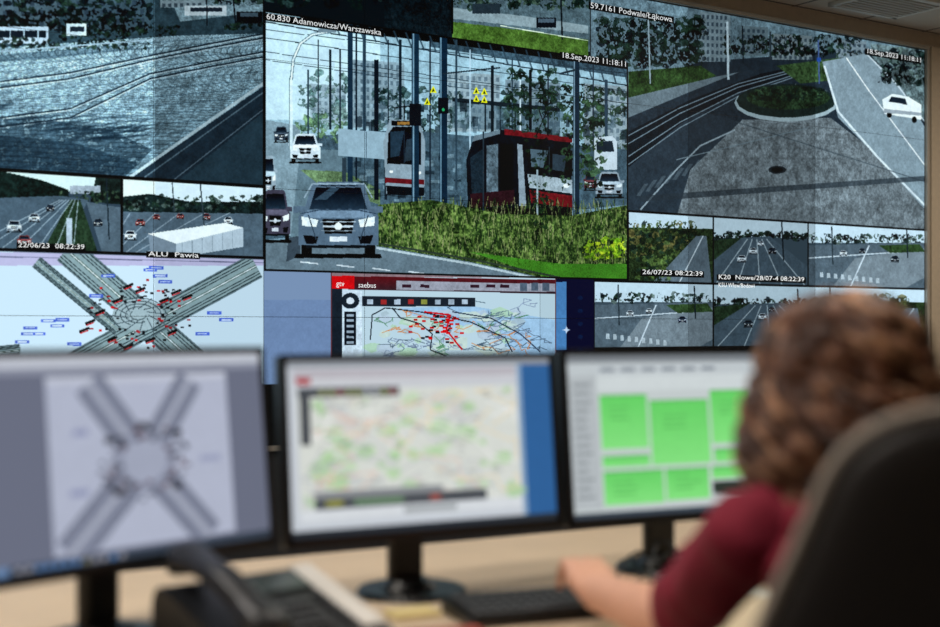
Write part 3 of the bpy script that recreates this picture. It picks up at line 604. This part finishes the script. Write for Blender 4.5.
def dr_mid(k):
    k.a[:] = (196, 202, 210); n = .02
    k.R(88, 2, 100, 60, (46, 96, 152), n=n); k.R(86.5, 2, 88.2, 60, (130, 160, 190), n=n)
    k.R(0, 0, 100, 2.2, (140, 146, 154), n=n); k.R(2, 3, 86, 6, (180, 176, 184), n=n); k.R(2, 6, 86, 9, (198, 200, 206), n=n); k.R(3, 6, 8, 8.4, (170, 50, 56), n=n)
    k.R(3, 10, 86, 57, (212, 216, 210), n=n)
    for i in range(90):
        x = random.uniform(8, 84); y = random.uniform(12, 54); q = random.uniform(.8, 3.6)
        k.P([(x+q*1.4*random.uniform(.5, 1.3)*math.cos(t), y+q*random.uniform(.5, 1.3)*math.sin(t)) for t in (0, .9, 1.8, 2.7, 3.6, 4.5, 5.4)], random.choice([(176, 210, 162), (190, 214, 178), (206, 202, 198), (168, 204, 154), (200, 202, 196)]), n=n, a=.8)
    for i in range(36):
        x = random.uniform(5, 80); y = random.uniform(12, 54); p = [(x, y)]
        for j in range(6): x = min(max(x+random.uniform(-12, 14), 4), 85); y = min(max(y+random.uniform(-7, 7), 11), 55); p.append((x, y))
        k.PL(p, .45, random.choice([(232, 212, 170), (180, 185, 190), (222, 184, 168), (240, 240, 238), (186, 190, 196)]), n=n)
    for i in range(70):
        x = random.uniform(5, 80); y = random.uniform(12, 54); k.R(x, y, x+random.uniform(1, 4), y+.7, (120, 124, 126), n=n, a=.5)
    k.R(4, 11, 7.5, 30, (66, 70, 76), n=n); k.R(3.5, 9.6, 40, 13, (70, 74, 80), n=n)
    for i in range(9): k.R(11+i*3.2, 10.4, 13+i*3.2, 12.4, random.choice([(150, 90, 84), (140, 146, 90), (170, 175, 180)]), n=n)
    k.R(8, 49, 72, 53, (76, 80, 86), n=n); k.R(8, 46.5, 55, 49, (140, 144, 148), n=n); k.R(12, 50, 18, 52, (150, 150, 70), n=n); k.R(22, 50, 40, 52, (110, 140, 110), n=n); k.R(50, 49.8, 54, 52.2, (150, 80, 74), n=n); k.R(3, 53, 86, 57, (212, 217, 222), n=n); k.R(40, 54, 60, 56, (150, 156, 160), n=n)
    k.R(0, 60, 100, 62.5, (40, 46, 54), n=n)
def dr_right(k):
    k.a[:] = (194, 202, 203); n = .02
    k.R(0, 0, 100, 3, (120, 126, 132), n=n); k.R(0, 3, 100, 8, (190, 198, 202), n=n); k.R(0, 8, 12, 59, (178, 185, 189), n=n)
    for i in range(14): k.R(2, 11+i*3.3, random.uniform(7, 10), 12+i*3.3, (130, 136, 142), n=n)
    for i in range(6): k.R(14+i*9, 5, 20+i*9, 6.4, (120, 128, 140), n=n)
    k.R(12, 8, 100, 14, (204, 212, 214), n=n)
    g1 = (100, 206, 100); g2 = (132, 224, 128)
    for x0, y0, x1, y1 in ((13, 15.5, 33.5, 36.5), (34.5, 18, 61, 43.5), (62, 14.5, 79.5, 36), (81, 16, 98, 36), (13, 39, 33.5, 43.5), (62.5, 38, 79.5, 43.5), (81, 38, 98, 43), (13, 45, 39, 58), (40, 45, 59.5, 57.5), (61, 45, 79.5, 50), (81, 44, 98, 54)):
        k.R(x0, y0, x1, y1, g1, n=n, col2=g2); k.R(x0, y0, x1, y0+.8, (90, 180, 92), n=n)
    for x0, y0 in ((17, 20), (40, 24), (66, 19), (17, 49), (44, 48)):
        for i in range(3): k.R(x0, y0+i*2.2, x0+random.uniform(5, 12), y0+.8+i*2.2, (96, 190, 96), n=n)
    k.R(61, 51, 84, 56, (44, 54, 48), n=n); k.R(0, 60.4, 100, 62.5, (60, 70, 82), n=n)
def monitor(Lp, Rp, zt, zb, im, back=.07):
    L_ = Vector((*Lp, 0)); R_ = Vector((*Rp, 0)); x = (R_-L_); w = x.length; x = x.normalized()
    n = Vector((x.y, -x.x, 0)); tilt = math.radians(6)
    up = Vector((0, 0, 1))*math.cos(tilt)-n*math.sin(tilt); nn = n*math.cos(tilt)+Vector((0, 0, 1))*math.sin(tilt)
    c0 = (L_+R_)/2; H = (zt-zb)/math.cos(tilt)
    ctr = c0+Vector((0, 0, (zt+zb)/2))
    p = empty('computer_monitor', frame(c0, x, -n, UP))
    I = p.matrix_world.inverted()
    Mh = I @ frame(ctr, x, up, nn)
    b = .012
    bm = bmesh.new(); bbox(bm, (0, 0, -.018), (w, H, .034), .005, 3); bbox(bm, (0, 0, -.045), (w*.62, H*.6, .04), .015, 3)
    for sx in (-1, 1): bbox(bm, (sx*(w/2-b/2), 0, .0015), (b, H, .005), .0015)
    bbox(bm, (0, H/2-b/2, .0015), (w, b, .005), .0015); bbox(bm, (0, -H/2+b*.7, .0015), (w, b*1.4, .005), .0015)
    meshobj('bezel', bm, plast, p, Mh)
    bm = bmesh.new(); uv = bm.loops.layers.uv.new('uv'); sw = w/2-b; y1 = H/2-b; y0 = -H/2+b*1.4
    f = bm.faces.new([bm.verts.new(v) for v in ((-sw, y0, .0012), (sw, y0, .0012), (sw, y1, .0012), (-sw, y1, .0012))])
    for l, q in zip(f.loops, ((0, 0), (1, 0), (1, 1), (0, 1))): l[uv].uv = q
    meshobj('screen', bm, screen_mat('monitor_screen', im, 1.0), p, Mh)
    bm = bmesh.new()
    bbox(bm, (0, back+.03, .765+.12), (.07, .03, .24), .01, 2)
    bbox(bm, (0, back+.015, .985), (.12, .05, .1), .008)
    bcyl(bm, (0, back, .7515), (0, back, .760), .105, .10, 40); bcyl(bm, (0, back+.01, .760), (0, back+.01, .775), .055, .04, 30)
    meshobj('stand', bm, plast, p)
    return p
monitor((-.708, 1.84), (-.346, 2.25), 1.218, .877, mono(800, 500, dr_left, 'plan_view'))
monitor((-.326, 2.275), (.170, 2.535), 1.203, .866, mono(800, 500, dr_mid, 'city_map'))
monitor((.184, 2.535), (.69, 2.765), 1.208, .862, mono(800, 500, dr_right, 'status_table'))

# ------------------------------------------------------------------ telephone
U = Vector((.66, -.75, 0)).normalized(); Rr = Vector((-U.y, U.x, 0))
ph = empty('desk_telephone', frame(Vector((-.305, 2.02, .7505)), Rr*1.15, -U*1.15, UP*1.15))
bm = bmesh.new()
prof = [(-.115, 0), (-.115, .022), (-.10, .034), (.085, .088), (.105, .085), (.115, .065), (.115, 0)]
def prism(bm, prof, x0, x1, mi=0, bev=.003):
    a = [bm.verts.new((x0, y, z)) for y, z in prof]; b = [bm.verts.new((x1, y, z)) for y, z in prof]; n = len(prof)
    fs = [bm.faces.new(a[::-1]), bm.faces.new(b)]
    fs += [bm.faces.new((a[i], a[(i+1) % n], b[(i+1) % n], b[i])) for i in range(n)]
    bmesh.ops.recalc_face_normals(bm, faces=fs)
    for f in fs: f.material_index = mi
    if bev: bmesh.ops.bevel(bm, geom=list({e for f in fs for e in f.edges}), offset=bev, segments=2, affect='EDGES')
prism(bm, prof, -.12, .125)
meshobj('body', bm, plast2, ph)
SLP = .054/.185
sl = math.atan2(.054, .185); Rs = Matrix.Rotation(sl, 4, 'X')
def onface(x, y, dz=0): return (x, y, .034+(y+.10)*SLP+dz)
bm = bmesh.new()
for i in range(4):
    for j in range(3): bbox(bm, onface(-.005+j*.022, -.075+i*.019, .004), (.017, .013, .007), .002, 1, R=Rs)
for i in range(6): bbox(bm, onface(.072, -.08+i*.016, .004), (.014, .010, .006), .0015, 1, R=Rs)
meshobj('keys', bm, mat('phone_keys', (60, 62, 66), .5), ph)
bm = bmesh.new(); bbox(bm, onface(.03, .045, .003), (.10, .05, .006), .002, 1, R=Rs); meshobj('display', bm, mat('lcd', (60, 70, 70), .25), ph)
bm = bmesh.new(); bbox(bm, onface(.100, -.005, .003), (.036, .19, .004), .001, 1, R=Rs); meshobj('label_strip', bm, mat('paper_label', (216, 212, 206), .7), ph)
bm = bmesh.new(); rings = []
for i in range(25):
    s = i/24; y = -.125+s*.23; e = abs(s*2-1)
    wv = .023+.010*max(0, (e-.5)*2)**.7; tv = .014+.012*max(0, (e-.55)/.45)**1.2
    if e > .9: k = math.sqrt(max(0, 1-((e-.9)/.1)**2))*.75+.25; wv *= k; tv *= k
    z = .034+(y+.10)*SLP+.034+.012*(1-e*e)
    rings.append([bm.verts.new((-.078+wv*math.copysign(abs(math.cos(a))**.7, math.cos(a)), y, z+tv*math.copysign(abs(math.sin(a))**.7, math.sin(a))-.3*tv*e)) for a in [2*math.pi*q/16 for q in range(16)]])
for a, b in zip(rings[:-1], rings[1:]):
    for q in range(16): bm.faces.new((a[q], a[(q+1) % 16], b[(q+1) % 16], b[q]))
bm.faces.new(rings[0][::-1]); bm.faces.new(rings[-1])
bmesh.ops.recalc_face_normals(bm, faces=bm.faces[:])
meshobj('handset', bm, plast2, ph, smooth=True)
tube('coiled_cord', [(-.078+.012*math.cos(i*1.3)-.02*math.sin(i/60*3.1), -.13-.0009*i, .012+.008*math.sin(i*1.3)+.0) for i in range(60)], .0022, plast, ph, 2)

# ------------------------------------------------------------------ keyboard, mouse, papers, cables
kb = empty('computer_keyboard', frame(Vector((.185, 2.31, .7505)), Vector((.93, .367, 0)).normalized(), Vector((-.367, .93, 0)).normalized(), UP))
bm = bmesh.new(); prism(bm, [(-.075, 0), (-.075, .014), (.075, .024), (.075, 0)], -.225, .225); meshobj('case', bm, plast, kb)
bm = bmesh.new()
for r in range(6):
    for q in range(20):
        if r == 0 and 4 <= q <= 9: continue
        bbox(bm, (-.205+q*.0216, -.058+r*.023, .014+(r*.023+.017)*.067+.006), (.0175, .018, .008), .002, 1)
bbox(bm, (-.065, -.058, .021), (.125, .018, .008), .002, 1)
meshobj('keys', bm, mat('keycaps', (48, 50, 54), .5), kb)
def mousebody(name, loc, rz):
    bm = bmesh.new(); bmesh.ops.create_uvsphere(bm, u_segments=24, v_segments=14, radius=1)
    for v in bm.verts:
        x, y, z = v.co; z = max(z, -.15); v.co = (x*.031*(1-.12*y), y*.055, (z+.15)*.030)
    p = empty(name); p.location = loc; p.rotation_euler = (0, 0, rz)
    meshobj('shell', bm, plast2, p, smooth=True)
    bm = bmesh.new(); bcyl(bm, (-.004, .03, .029), (.004, .03, .029), .008, mi=0); meshobj('scroll_wheel', bm, plast, p)
mousebody('computer_mouse', (.60, 2.325, .7505), .2)
def sheet(name, x, y, w_, h_, rz, m, z=.7505, t=.0008):
    bm = bmesh.new(); bbox(bm, (0, 0, 0), (w_, h_, t)); o = meshobj(name, bm, m); o.location = (x, y, z+t/2); o.rotation_euler = (0, 0, rz); return o
paper = mat('white_paper', (226, 222, 212), .8); yel = mat('sticky_yellow', (232, 212, 150), .8)
sheet('paper_sheet', -.62, 1.90, .16, .10, .5, paper); sheet('sticky_note', -.10, 2.27, .085, .06, .45, yel, t=.008); sheet('sticky_note', -.49, 1.86, .09, .07, .6, yel, t=.006)
sheet('paper_sheet', .50, 2.46, .12, .09, .2, paper); sheet('notebook', -.055, 2.08, .17, .09, .35, mat('red_cover', (150, 62, 44), .6, noise=.15), t=.011)
sheet('paper_sheet', .78, 2.75, .24, .12, .5, paper)
cab = mat('cable_black', (16, 17, 19), .5)
for k_, pts in enumerate(([(.34, 2.48, .756), (.36, 2.58, .80), (.38, 2.64, .84), (.42, 2.60, .80), (.46, 2.56, .757), (.52, 2.52, .756)], [(.31, 2.50, .756), (.33, 2.56, .757), (.38, 2.60, .80), (.44, 2.56, .82), (.5, 2.62, .80), (.53, 2.60, .757)], [(.27, 2.46, .757), (.29, 2.54, .79), (.33, 2.62, .80), (.36, 2.66, .80), (.34, 2.72, .757)])):
    tube('cable', pts, .0035, cab)

# ------------------------------------------------------------------ person
Fw = Vector((-.25, .968, 0)); Rt = Vector((.968, .25, 0))
blobs = []   # (center, radii, rot)
segs = []    # (p0,p1,r0,r1,label)
def limb(pts, rad, label):
    for i in range(len(pts)-1):
        a = Vector(pts[i]); b = Vector(pts[i+1]); r0, r1 = rad[i], rad[i+1]
        n_ = max(2, int((b-a).length/(min(r0, r1)*.28)))
        for j in range(n_+1):
            s = j/n_; blobs.append((a.lerp(b, s), (r0+(r1-r0)*s,)*3, None))
        segs.append((a, b, r0, r1, label))
BR = frame(Vector((0, 0, 0)), Rt, Fw, UP)
def loc(o, r, f, u): return Vector(o)+Rt*r+Fw*f+UP*u
hip = Vector((.52, 1.52, .59)); nb = Vector((.50, 1.635, 1.065))
for s, rx, ry in ((0, .165, .115), (.12, .16, .115), (.25, .145, .105), (.38, .132, .10), (.52, .136, .10), (.66, .146, .105), (.78, .150, .10), (.88, .14, .085), (.96, .10, .066)):
    cpt = hip.lerp(nb, s); blobs.append((cpt, (rx, ry, .085 if s < .9 else .045), BR))
segs.append((hip, hip.lerp(nb, .8), .15, .15, 'shirt')); segs.append((hip+Vector((0, 0, -.06)), hip, .16, .15, 'trousers'))
shL = loc(nb, -.152, .02, -.070); shR = loc(nb, .150, .01, -.07)
segs.append((shL, shR, .07, .07, 'shirt'))
limb([nb+Vector((0, 0, -.015)), shL], [.050, .050], 'shirt'); limb([nb+Vector((0, 0, -.015)), shR], [.050, .050], 'shirt')
hc = Vector((.468, 1.675, 1.185))
limb([nb+Vector((0, 0, -.02)), hc+Vector((.01, -.02, -.07))], [.054, .052], 'skin')
elL = Vector((.292, 1.865, .833)); wrL = Vector((.208, 2.115, .822)); elR = Vector((.70, 1.90, .86)); wrR = Vector((.625, 2.165, .81))
mL = shL.lerp(elL, .84); mR = shR.lerp(elR, .82)
limb([shL, shL.lerp(elL, .45), mL], [.051, .048, .047], 'shirt'); limb([mL, elL], [.040, .040], 'skin'); limb([elL, elL.lerp(wrL, .3), wrL], [.041, .043, .031], 'skin')
limb([shR, shR.lerp(elR, .45), mR], [.051, .047, .045], 'shirt'); limb([mR, elR], [.040, .040], 'skin'); limb([elR, elR.lerp(wrR, .3), wrR], [.040, .041, .028], 'skin')
for sg in (-1, 1):
    h0 = loc(hip, sg*.09, .02, -.02); kn = loc(hip, sg*.11, .42, -.03); an = loc(hip, sg*.11, .44, -.46)
    an.z = .11; toe = an+Fw*.17+Vector((0, 0, -.055))
    limb([h0, kn], [.088, .062], 'trousers'); limb([kn, kn.lerp(an, .3), an], [.060, .056, .040], 'trousers'); limb([an+Vector((0, 0, -.05))-Fw*.03, toe], [.042, .036], 'shoes')
def hand(wr, d, side, lift, curl):
    d = Vector(d).normalized(); up = Vector((0, 0, 1)); r = d.cross(up).normalized()
    p1 = wr+d*.045+up*lift*.6; p2 = wr+d*.085+up*lift
    for o, rr in ((-.026, .014), (-.009, .0155), (.009, .0155), (.026, .014)):
        limb([wr+r*o*.5, p1+r*o, p2+r*o], [.021, .018, rr*.82], 'skin')
    for o, ln in ((-.028, .066), (-.0095, .078), (.0095, .074), (.027, .058)):
        if side < 0: o = -o
        k0 = p2+r*o; a1 = k0+d*ln*.42+up*.004+r*o*.12; a2 = a1+d*ln*.32-up*curl*.7+r*o*.05; a3 = a2+d*ln*.16-up*curl
        limb([k0, a1, a2, a3], [.0102, .0090, .0082, .0072], 'skin')
    tsd = r*(-1 if side > 0 else 1)
    limb([wr+d*.03+tsd*.018, wr+d*.055+tsd*.044-up*.004, wr+d*.082+tsd*.056-up*.010, wr+d*.10+tsd*.050-up*.014], [.016, .0125, .0105, .0085], 'skin')
hand(wrL, (-.16, .97, 0), -1, .026, .028); hand(wrR, (-.10, .98, -.03), 1, .012, .012)
hd = Vector((-.42, .90, -.06)).normalized(); hx = hd.cross(UP).normalized(); hu = hx.cross(hd).normalized()
HM = frame(Vector((0, 0, 0)), hx, hd, hu)
def hp(r, f, u): return hc+hx*r+hd*f+hu*u
blobs += [(hp(0, -.012, .02), (.074, .092, .082), HM), (hp(0, .03, -.035), (.060, .062, .075), HM), (hp(0, .055, -.082), (.032, .030, .024), HM), (hp(0, .088, -.012), (.010, .013, .026), HM), (hp(0, .098, -.030), (.013, .013, .010), HM),
          (hp(0, .082, -.060), (.024, .011, .009), HM), (hp(0, .078, .018), (.056, .016, .010), HM), (hp(-.075, -.005, -.01), (.010, .018, .030), HM), (hp(.075, -.005, -.01), (.010, .018, .030), HM), (hp(.04, .055, -.03), (.022, .02, .02), HM), (hp(-.04, .055, -.03), (.022, .02, .02), HM)]
segs.append((hc, hp(0, .04, -.06), .09, .07, 'skin'))
bm = bmesh.new()
for ctr, rad, R in blobs:
    M = Matrix.Translation(ctr)
    if R is not None: M = M @ R
    M = M @ Matrix.Diagonal((*rad, 1))
    bmesh.ops.create_icosphere(bm, subdivisions=2 if max(rad) < .03 else 3, radius=1, matrix=M)
me = bpy.data.meshes.new('tmp'); bm.to_mesh(me); bm.free()
to = bpy.data.objects.new('tmp', me); link(to)
rm = to.modifiers.new('r', 'REMESH'); rm.mode = 'VOXEL'; rm.voxel_size = .0045
sm = to.modifiers.new('s', 'SMOOTH'); sm.iterations = 5; sm.factor = .5
bpy.context.view_layer.update(); dg = bpy.context.evaluated_depsgraph_get()
bme = bpy.data.meshes.new_from_object(to.evaluated_get(dg)); bpy.data.objects.remove(to)
nv = len(bme.vertices); co = np.empty(nv*3, np.float32); bme.vertices.foreach_get('co', co); co = co.reshape(-1, 3)
no = np.empty(nv*3, np.float32); bme.vertices.foreach_get('normal', no); no = no.reshape(-1, 3)
labs = ['skin', 'shirt', 'trousers', 'shoes']; best = np.full(nv, 1e9); lab = np.zeros(nv, int)
for a, b, r0, r1, l in segs:
    a = np.array(a); b = np.array(b); ab = b-a; s = np.clip(((co-a)@ab)/(ab@ab), 0, 1); dd = np.linalg.norm(co-(a+s[:, None]*ab), axis=1)-(r0+(r1-r0)*s)
    u = dd < best; best[u] = dd[u]; lab[u] = labs.index(l)
lab[(co[:, 2] > .93) & (lab == 0) & (np.linalg.norm(co[:, :2]-np.array(nb[:2]), axis=1) > .075) & (co[:, 2] < 1.09)] = 1
off = np.where(lab == 1, .006, np.where(lab == 2, .003, 0.))
fold = .0035*np.sin(co[:, 2]*70+co[:, 0]*50+2*np.sin(co[:, 1]*30))*np.sin(co[:, 1]*55+co[:, 2]*20)*(lab == 1)
co += no*(off+fold)[:, None]; bme.vertices.foreach_set('co', co.ravel())
for m in (mat('skin', (222, 168, 142), .5, noise=.06, nscale=40), mat('maroon_cotton', (130, 16, 46), .85, noise=.12, nscale=60, bump=.1), mat('dark_trousers', (30, 34, 46), .85, noise=.1), mat('shoes', (24, 22, 22), .5)): bme.materials.append(m)
for p in bme.polygons:
    p.material_index = int(lab[p.vertices[0]]); p.use_smooth = True
woman = empty('seated_woman'); woman.location = (0, 0, 0)
bo = bpy.data.objects.new('body', bme); link(bo); bo.parent = woman
bm = bmesh.new()
for sg in (-1, 1):
    q = hp(sg*.031, .072, .0); bmesh.ops.create_uvsphere(bm, u_segments=12, v_segments=8, radius=.012, matrix=Matrix.Translation(q))
meshobj('eyes', bm, mat('eye', (230, 228, 224), .2), woman, smooth=True)
hm0 = mat('hair_inner', (44, 26, 19), .7, noise=.3, nscale=60)
hms = [mat('hair_brown', (72, 42, 29), .40, noise=.25, nscale=60), mat('hair_chestnut', (120, 76, 53), .38, noise=.25, nscale=60), mat('hair_highlight', (206, 158, 122), .36, noise=.2, nscale=60)]  # streaked hair tones, with bright light from upper left put into the colour
bm = bmesh.new(); bmesh.ops.create_icosphere(bm, subdivisions=5, radius=1)
for v in bm.verts:
    d = v.co.copy(); x, y, z = d
    r = Vector((x*.086, y*.100-.014, z*.094+.012))
    if z < 0:
        r.z = .012+z*.145; r.x *= 1+.12*(-z)
    if y > .3 and z < .45: r.y = .3*.100-.014
    r += d*(.004*math.sin(x*19+z*13)*math.sin(y*17))
    v.co = hc+hx*r.x+hd*r.y+hu*r.z
meshobj('hair_volume', bm, hm0, woman, smooth=True)
rg = random.Random(11)
cus = []
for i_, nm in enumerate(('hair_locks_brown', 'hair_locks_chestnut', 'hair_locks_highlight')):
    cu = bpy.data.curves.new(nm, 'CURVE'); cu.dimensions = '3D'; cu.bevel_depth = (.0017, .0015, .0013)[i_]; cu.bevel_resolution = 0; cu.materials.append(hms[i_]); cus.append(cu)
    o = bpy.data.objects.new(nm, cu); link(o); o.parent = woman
clumps = 0
while clumps < 270:
    th_ = rg.uniform(0, 2*math.pi); ph_ = math.acos(rg.uniform(-.1, 1))
    dx_, dy_, dz_ = math.sin(ph_)*math.cos(th_), math.sin(ph_)*math.sin(th_), math.cos(ph_)
    if dy_ > .45 and dz_ < .55: continue
    clumps += 1
    length = rg.uniform(.20, .34); ph0 = rg.uniform(0, 6.28); wl = rg.uniform(.05, .08); amp = rg.uniform(.008, .018); ext = rg.uniform(.95, 1.17)
    drift = rg.uniform(-.7, .7)/30; tone = rg.random(); low = rg.uniform(-.215, -.165)
    for q_ in range(14):
        ja = rg.gauss(0, .035); jp = rg.gauss(0, .035); je = rg.gauss(0, .010); jph = rg.gauss(0, .22); jl = rg.uniform(.85, 1.05)
        ang = max(.02, ph_+jp); az = th_+ja/max(.25, math.sin(ang)); n_ = 28; step = length*jl/n_; s = 0; zdrop = 0; pts = []
        for i in range(n_):
            s += step; az += drift; cl = 1-.6*i/n_
            e_ = ext+je*cl
            if ang < math.pi*.5:
                ang += step/.103
                px_ = .088*math.sin(ang)*math.cos(az)*e_; py_ = .103*math.sin(ang)*math.sin(az)*e_-.014; pz = .098*math.cos(ang)*min(e_, 1.06)+.012
            else:
                zdrop += step; fl = 1+.30*math.sin(min(zdrop/.15, 1)*math.pi*.62)-max(0, zdrop-.10)*2.2
                px_ = .088*math.cos(az)*e_*fl; py_ = .103*math.sin(az)*e_*fl-.014; pz = .012-zdrop
            if pz < low: break
            if py_ > .050 and pz < .06: py_ = .050
            gw = min(1, s/.08); pa = ph0+jph+s/wl*6.28
            w1 = amp*gw*math.sin(pa); w2 = amp*.7*gw*math.cos(pa)
            tx, ty = -math.sin(az), math.cos(az)
            pts.append(hp(px_+tx*w1+math.cos(az)*w2, py_+ty*w1+math.sin(az)*w2, pz+w2*.4))
        if len(pts) < 4: continue
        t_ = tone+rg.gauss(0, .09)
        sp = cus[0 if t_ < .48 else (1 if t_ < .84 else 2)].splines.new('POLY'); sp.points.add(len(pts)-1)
        for i, q in enumerate(pts):
            sp.points[i].co = (*q, 1); sp.points[i].radius = 1-.6*(i/len(pts))**2

# ------------------------------------------------------------------ office chair
cF = Vector((-.06, .998, 0)).normalized(); cR = Vector((cF.y, -cF.x, 0))
ch = empty('office_chair', frame(Vector((.488, 1.49, 0)), cR, cF, UP))
fab = mat('chair_fabric', (74, 69, 66), .95, noise=.2, nscale=300, bump=.2); shell = mat('chair_shell', (34, 30, 30), .6); pipe = mat('chair_edge', (168, 158, 148), .7)
def back_pt(u, s):
    z = .58+s*(1.176-.58)
    base = .244 if z < .90 else .244-(z-.90)*.38
    k = max(0, (s-.86)/.14); w_ = base*(1-k**3)**(1/3) if k < 1 else 0
    k2 = max(0, (.15-s)/.15); w_ *= (1-k2**3)**(1/3) if k2 < 1 else 0
    y = -.200-(s-.3)*.085+.035*(u*w_/.24)**2-.012*math.sin(s*3.1)
    return u*w_, y, z
def back_mesh(th_, yo, S=44, Uc=26, scale=1.):
    bm = bmesh.new(); grid = {}
    for side in (1, -1):
        for i in range(S+1):
            s = .5-.5*math.cos(math.pi*i/S)
            for j in range(Uc+1):
                u = -math.cos(math.pi*j/Uc)
                x, y, z = back_pt(u, s); x *= scale; z = .88+(z-.88)*(1-(1-scale)*.8)
                tk = th_*math.sqrt(max(0, 1-abs(u)**5))*math.sqrt(max(0, 1-abs(2*s-1)**8))
                grid[side, i, j] = bm.verts.new((x, y+yo+side*tk, z))
    for side in (1, -1):
        for i in range(S):
            for j in range(Uc):
                q = [grid[side, i, j], grid[side, i, j+1], grid[side, i+1, j+1], grid[side, i+1, j]]
                bm.faces.new(q if side < 0 else q[::-1])
    bmesh.ops.remove_doubles(bm, verts=bm.verts[:], dist=.0004); bmesh.ops.recalc_face_normals(bm, faces=bm.faces[:])
    return bm
meshobj('backrest_cushion', back_mesh(.026, .014), fab, ch, smooth=True)
meshobj('backrest_shell', back_mesh(.018, -.014, scale=.955), shell, ch, smooth=True)
pp = [back_pt(1, .06+.94*math.sin(i/60*math.pi/2)) for i in range(61)]; pp = pp+[(-x, y, z) for x, y, z in pp[::-1]]
tube('edge_trim', [(x, y-.006, z) for x, y, z in pp], .0065, pipe, ch)
bm = bmesh.new(); bbox(bm, (0, .02, .435), (.50, .47, .075), .032, 4); meshobj('seat_cushion', bm, fab, ch, smooth=True)
bm = bmesh.new(); bbox(bm, (0, .0, .385), (.30, .28, .03), .01); bbox(bm, (0, -.24, .50), (.07, .02, .26), .008); bbox(bm, (0, -.14, .385), (.07, .22, .02), .006)
bcyl(bm, (0, 0, .10), (0, 0, .38), .026); bcyl(bm, (0, 0, .07), (0, 0, .14), .045, .035)
for i in range(5):
    a = i*2*math.pi/5+.3; dx_, dy_ = math.cos(a), math.sin(a)
    bcyl(bm, (dx_*.03, dy_*.03, .11), (dx_*.29, dy_*.29, .075), .024, .016, 12); bcyl(bm, (dx_*.29, dy_*.29, .085), (dx_*.29, dy_*.29, .05), .008)
    for o in (-.014, .014): bcyl(bm, (dx_*.30-dy_*(o-.008), dy_*.30+dx_*(o-.008), .028), (dx_*.30-dy_*(o+.008), dy_*.30+dx_*(o+.008), .028), .027, seg=18)
for sg in (-1, 1):
    bbox(bm, (sg*.27, 0, .55), (.03, .05, .26), .008); bbox(bm, (sg*.22, 0, .41), (.13, .05, .02), .005); bbox(bm, (sg*.27, .02, .69), (.075, .25, .028), .012, 3)
meshobj('base_and_armrests', bm, shell, ch)
